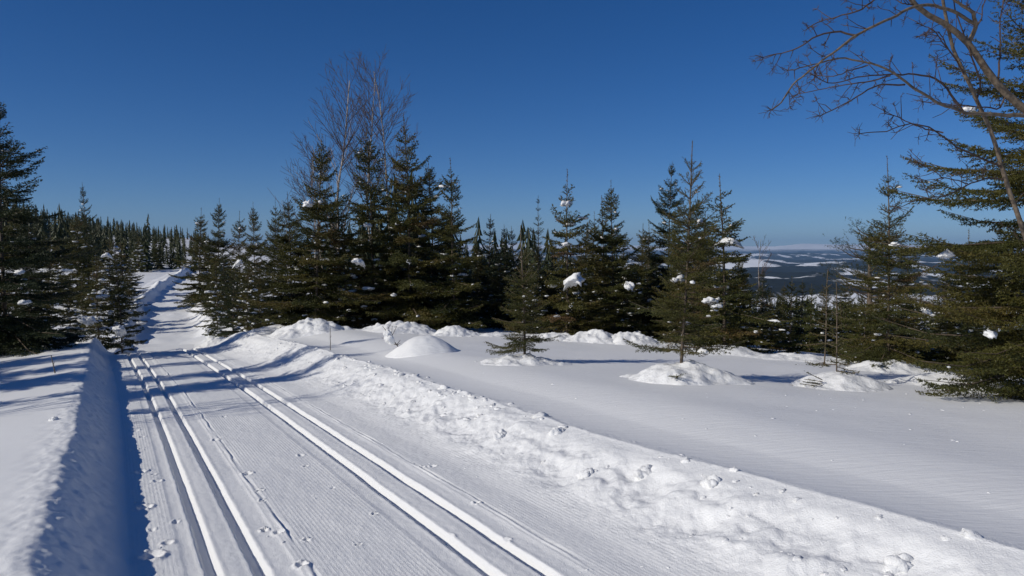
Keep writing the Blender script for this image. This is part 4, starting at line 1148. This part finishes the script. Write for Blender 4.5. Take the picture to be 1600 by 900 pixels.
# low bough sticking out of the snow left of the shaded mound
def bough(px, D, label, seed, n=5, az=3.3):
    p = at(px, D); z = float(Hxy(p[0], p[1]))
    root = link(bpy.data.objects.new('spruce_bough', None)); root.location = (p[0], p[1], z)
    rg = random.Random(seed); b = Bag(); S = []; T = []
    for k in range(n):
        a = az + rg.uniform(-.5, .5); e0 = R(rg.uniform(5, 25)); L = rg.uniform(.18, .34)
        q = np.array([0.05, 0, 0.02 + 0.02 * k]); d = np.array([math.cos(a) * math.cos(e0), math.sin(a) * math.cos(e0), math.sin(e0)])
        e = q + d * L; b.add(*tube([q, (q + e) / 2, e], [.005, .004, .002], 4)); S.append((q, e)); T.append(.4)
        for j in range(8):
            t_ = rg.uniform(.2, .95); f = q + d * L * t_; side = np.cross(d, [0, 0, 1]) * rg.choice((-1, 1))
            g = f + unit(d * .7 + side * .8 + np.array([0, 0, rg.uniform(-.1, .2)])) * rg.uniform(.04, .09); S.append((f, g)); T.append(.4)
    me = b.mesh('stem'); me.materials.append(M['bark']); link(bpy.data.objects.new('stem', me), root)
    cm = needle_mesh('needles', np.array(S), np.array(T), 170, 0.016, 0.004, seed, 'needle'); link(bpy.data.objects.new('needles', cm), root)
    tag(root, label, 'bough')
bough(1282, 9.3, 'low spruce bough poking out of the snow left of the shaded mound', 4)
bough(1048, 9.2, 'dead bough lying over the snow cone of the foreground spruce', 6, 4, 4.4)

# ------------------------------------------------------------------ crumbs of snow along the crest and on the bank
def clods():
    rg = random.Random(9); b = Bag()
    for i in range(230):
        s_ = 2.2 + 15 * rg.random() ** 1.1
        if rg.random() < 0.55:
            la = CREST - 0.25 * float(sst(13, 20, s_)) + rg.gauss(-0.06, 0.09); 
            if s_ < 6 and rg.random() < 0.8: continue
            sz = rg.uniform(0.010, 0.032) * (1.5 if rg.random() < 0.12 else 1)
        else:
            la = rg.uniform(2.85, 3.45); sz = rg.uniform(0.007, 0.022) * (1.9 if rg.random() < 0.08 else 1)
        x, y = trail_xy(la, s_); z = float(H(la, s_)[0])
        v, f = lump_vf((sz * rg.uniform(1, 1.8), sz, sz * rg.uniform(.5, .8)), i, 1, 0.8, rg.random() * 6)
        b.add(v + np.array([float(x), float(y), z - sz * 0.12]), f)
    for i in range(170):
        s_ = 1.8 + 9 * rg.random() ** 1.3
        if i < 90: la = rg.choice((0.20, 0.93, 0.95, 1.3, 2.24, 2.5)) + rg.gauss(0, 0.06); sz = rg.uniform(0.004, 0.010)
        else: la = rg.uniform(4.2, 8.5); sz = rg.uniform(0.006, 0.016)
        x, y = trail_xy(la, s_); z = float(H(la, s_)[0])
        v, f = lump_vf((sz * rg.uniform(1, 2.2), sz, sz * .4), i + 900, 0, 0.6, rg.random() * 6)
        b.add(v + np.array([float(x), float(y), z]), f)
    me = b.mesh('snow_crumbs'); me.materials.append(M['lump'])
    o = link(bpy.data.objects.new('snow_crumbs', me)); tag(o, 'loose snow crumbs scattered along the right bank and its crest', 'snow crumbs', kind='stuff')
clods()
def chunk(px, py, la, size, label, seed):
    # find the spot on the bank seen at this pixel
    u, wz = ray(px, py)
    Ds = np.arange(2.5, 30, 0.01)
    D = float(Ds[np.argmax(CAMZ + wz * Ds < Hxy(u * Ds, Ds))])
    b = Bag()
    for k in range(2):
        v, f = lump_vf((size * (1.2 - .3 * k), size, size * .8), seed + k, 2, 0.5, seed + k)
        b.add(v + np.array([.5 * k * size, .3 * k * size, .2 * k * size]), f)
    me = b.mesh('snow_chunk'); me.materials.append(M['lump'])
    o = link(bpy.data.objects.new('snow_chunk', me)); o.location = (u * D, D, CAMZ + wz * D)
    tag(o, label, 'snow chunk')
chunk(868, 677, 0, .05, 'small pale snow chunk high on the right bank', 3)
chunk(780, 682, 0, .055, 'snow chunk on the right bank nearest the small one', 5)
chunk(1004, 742, 0, .06, 'largest snow chunk halfway up the right bank', 7)
chunk(915, 744, 0, .05, 'rounded snow chunk left of the largest one on the bank', 9)
chunk(1110, 757, 0, .05, 'snow chunk right of the largest one on the bank', 11)
chunk(1405, 886, 0, .055, 'snow chunk on the bank at the bottom edge of the photo', 13)
chunk(82, 657, 0, .035, 'small snow chunk on the left snowfield', 15)

# ------------------------------------------------------------------ far woods
def simple_conifer(rg, h):
    V = []; F = []
    tiers = 13
    for t_ in range(tiers):
        f = 1 - t_ / tiers
        z0 = h * (0.04 + 0.93 * t_ / tiers)
        r = h * 0.17 * f ** 0.9 + 0.012 * h
        for j in range(7):
            a = rg.random() * 6.283; rr = r * rg.uniform(0.55, 1.2); wd = 0.34
            b = len(V)
            V += [(math.cos(a - wd) * rr * .75, math.sin(a - wd) * rr * .75, z0), (math.cos(a) * rr * 1.1, math.sin(a) * rr * 1.1, z0 - .03 * h * f), (math.cos(a + wd) * rr * .75, math.sin(a + wd) * rr * .75, z0), (0, 0, z0 + .11 * h)]
            F += [(b, b + 1, b + 3), (b + 1, b + 2, b + 3)]
    return np.array(V), np.array(F)

def wood(name, pts, hr, label, seed, mat='needle_dark', hfun=None):
    rg = random.Random(seed); b = Bag()
    kinds = [simple_conifer(rg, 1.0) for _ in range(12)]
    pts = np.array(pts); zs = ground_far(pts[:, 0], pts[:, 1])
    for (x, y), zz in zip(pts, zs):
        v, f = kinds[rg.randrange(12)]
        h = rg.uniform(hr[0], hr[1]) * (rg.uniform(1.05, 1.45) if rg.random() < 0.12 else 1.0); a = rg.random() * 6.28; wd = rg.uniform(0.8, 1.2)
        if hfun: h *= hfun(x, y)
        c, s_ = math.cos(a), math.sin(a)
        vv = np.stack([(v[:, 0] * c - v[:, 1] * s_) * h * wd, (v[:, 0] * s_ + v[:, 1] * c) * h * wd, v[:, 2] * h], 1)
        b.add(vv + np.array([x, y, zz - 0.1]), f)
    me = b.mesh(name, False); me.materials.append(M[mat])
    at_ = me.attributes.new('tint', 'FLOAT', 'FACE')
    at_.data.foreach_set('value', np.random.default_rng(seed).uniform(0.1, 0.7, len(me.polygons)).astype(np.float32))
    o = link(bpy.data.objects.new(name, me)); tag(o, label, 'forest', kind='stuff')

def ground_far(x, y):
    r = np.hypot(x, y); k = sst(300, 560, r)
    return Hxy(x, y) * (1 - k) + valley_z(np.arctan2(x, y), r) * k
rg = random.Random(21)
pts = []
for i in range(620):
    D = rg.uniform(85, 230); px = rg.uniform(-250, 330)
    pts.append(tuple(at(px, D)[:2]))
wood('forest', pts, (3.6, 6.2), 'dark conifer forest along the hillside ridge on the left', 3,
     hfun=lambda x, y: min(1.45, max(0.5, 1.32 - (x / y + 0.65) / 0.25 * 0.75)))
pts = []
for i in range(230):
    D = rg.uniform(40, 110); px = rg.uniform(480, 1150)
    pts.append(tuple(at(px, D)[:2]))
wood('forest', pts, (4.2, 7.0), 'low conifer wood behind the spruce belt', 5)
pts = []
while len(pts) < 1500:
    D = 60 * math.exp(rg.random() * 2.3); px = rg.uniform(1080, 1750)
    x, y = at(px, D)[:2]
    if float(perlin(np.array([x / 22.0]), np.array([y / 45.0]), 77)[0]) < -0.05 and rg.random() < 0.85: continue
    pts.append((x, y))
wood('forest', pts, (2.0, 5.0), 'scattered conifer wood on the slope down to the valley', 7)

for o in bpy.data.objects:
    if '_h' in o: del o['_h']
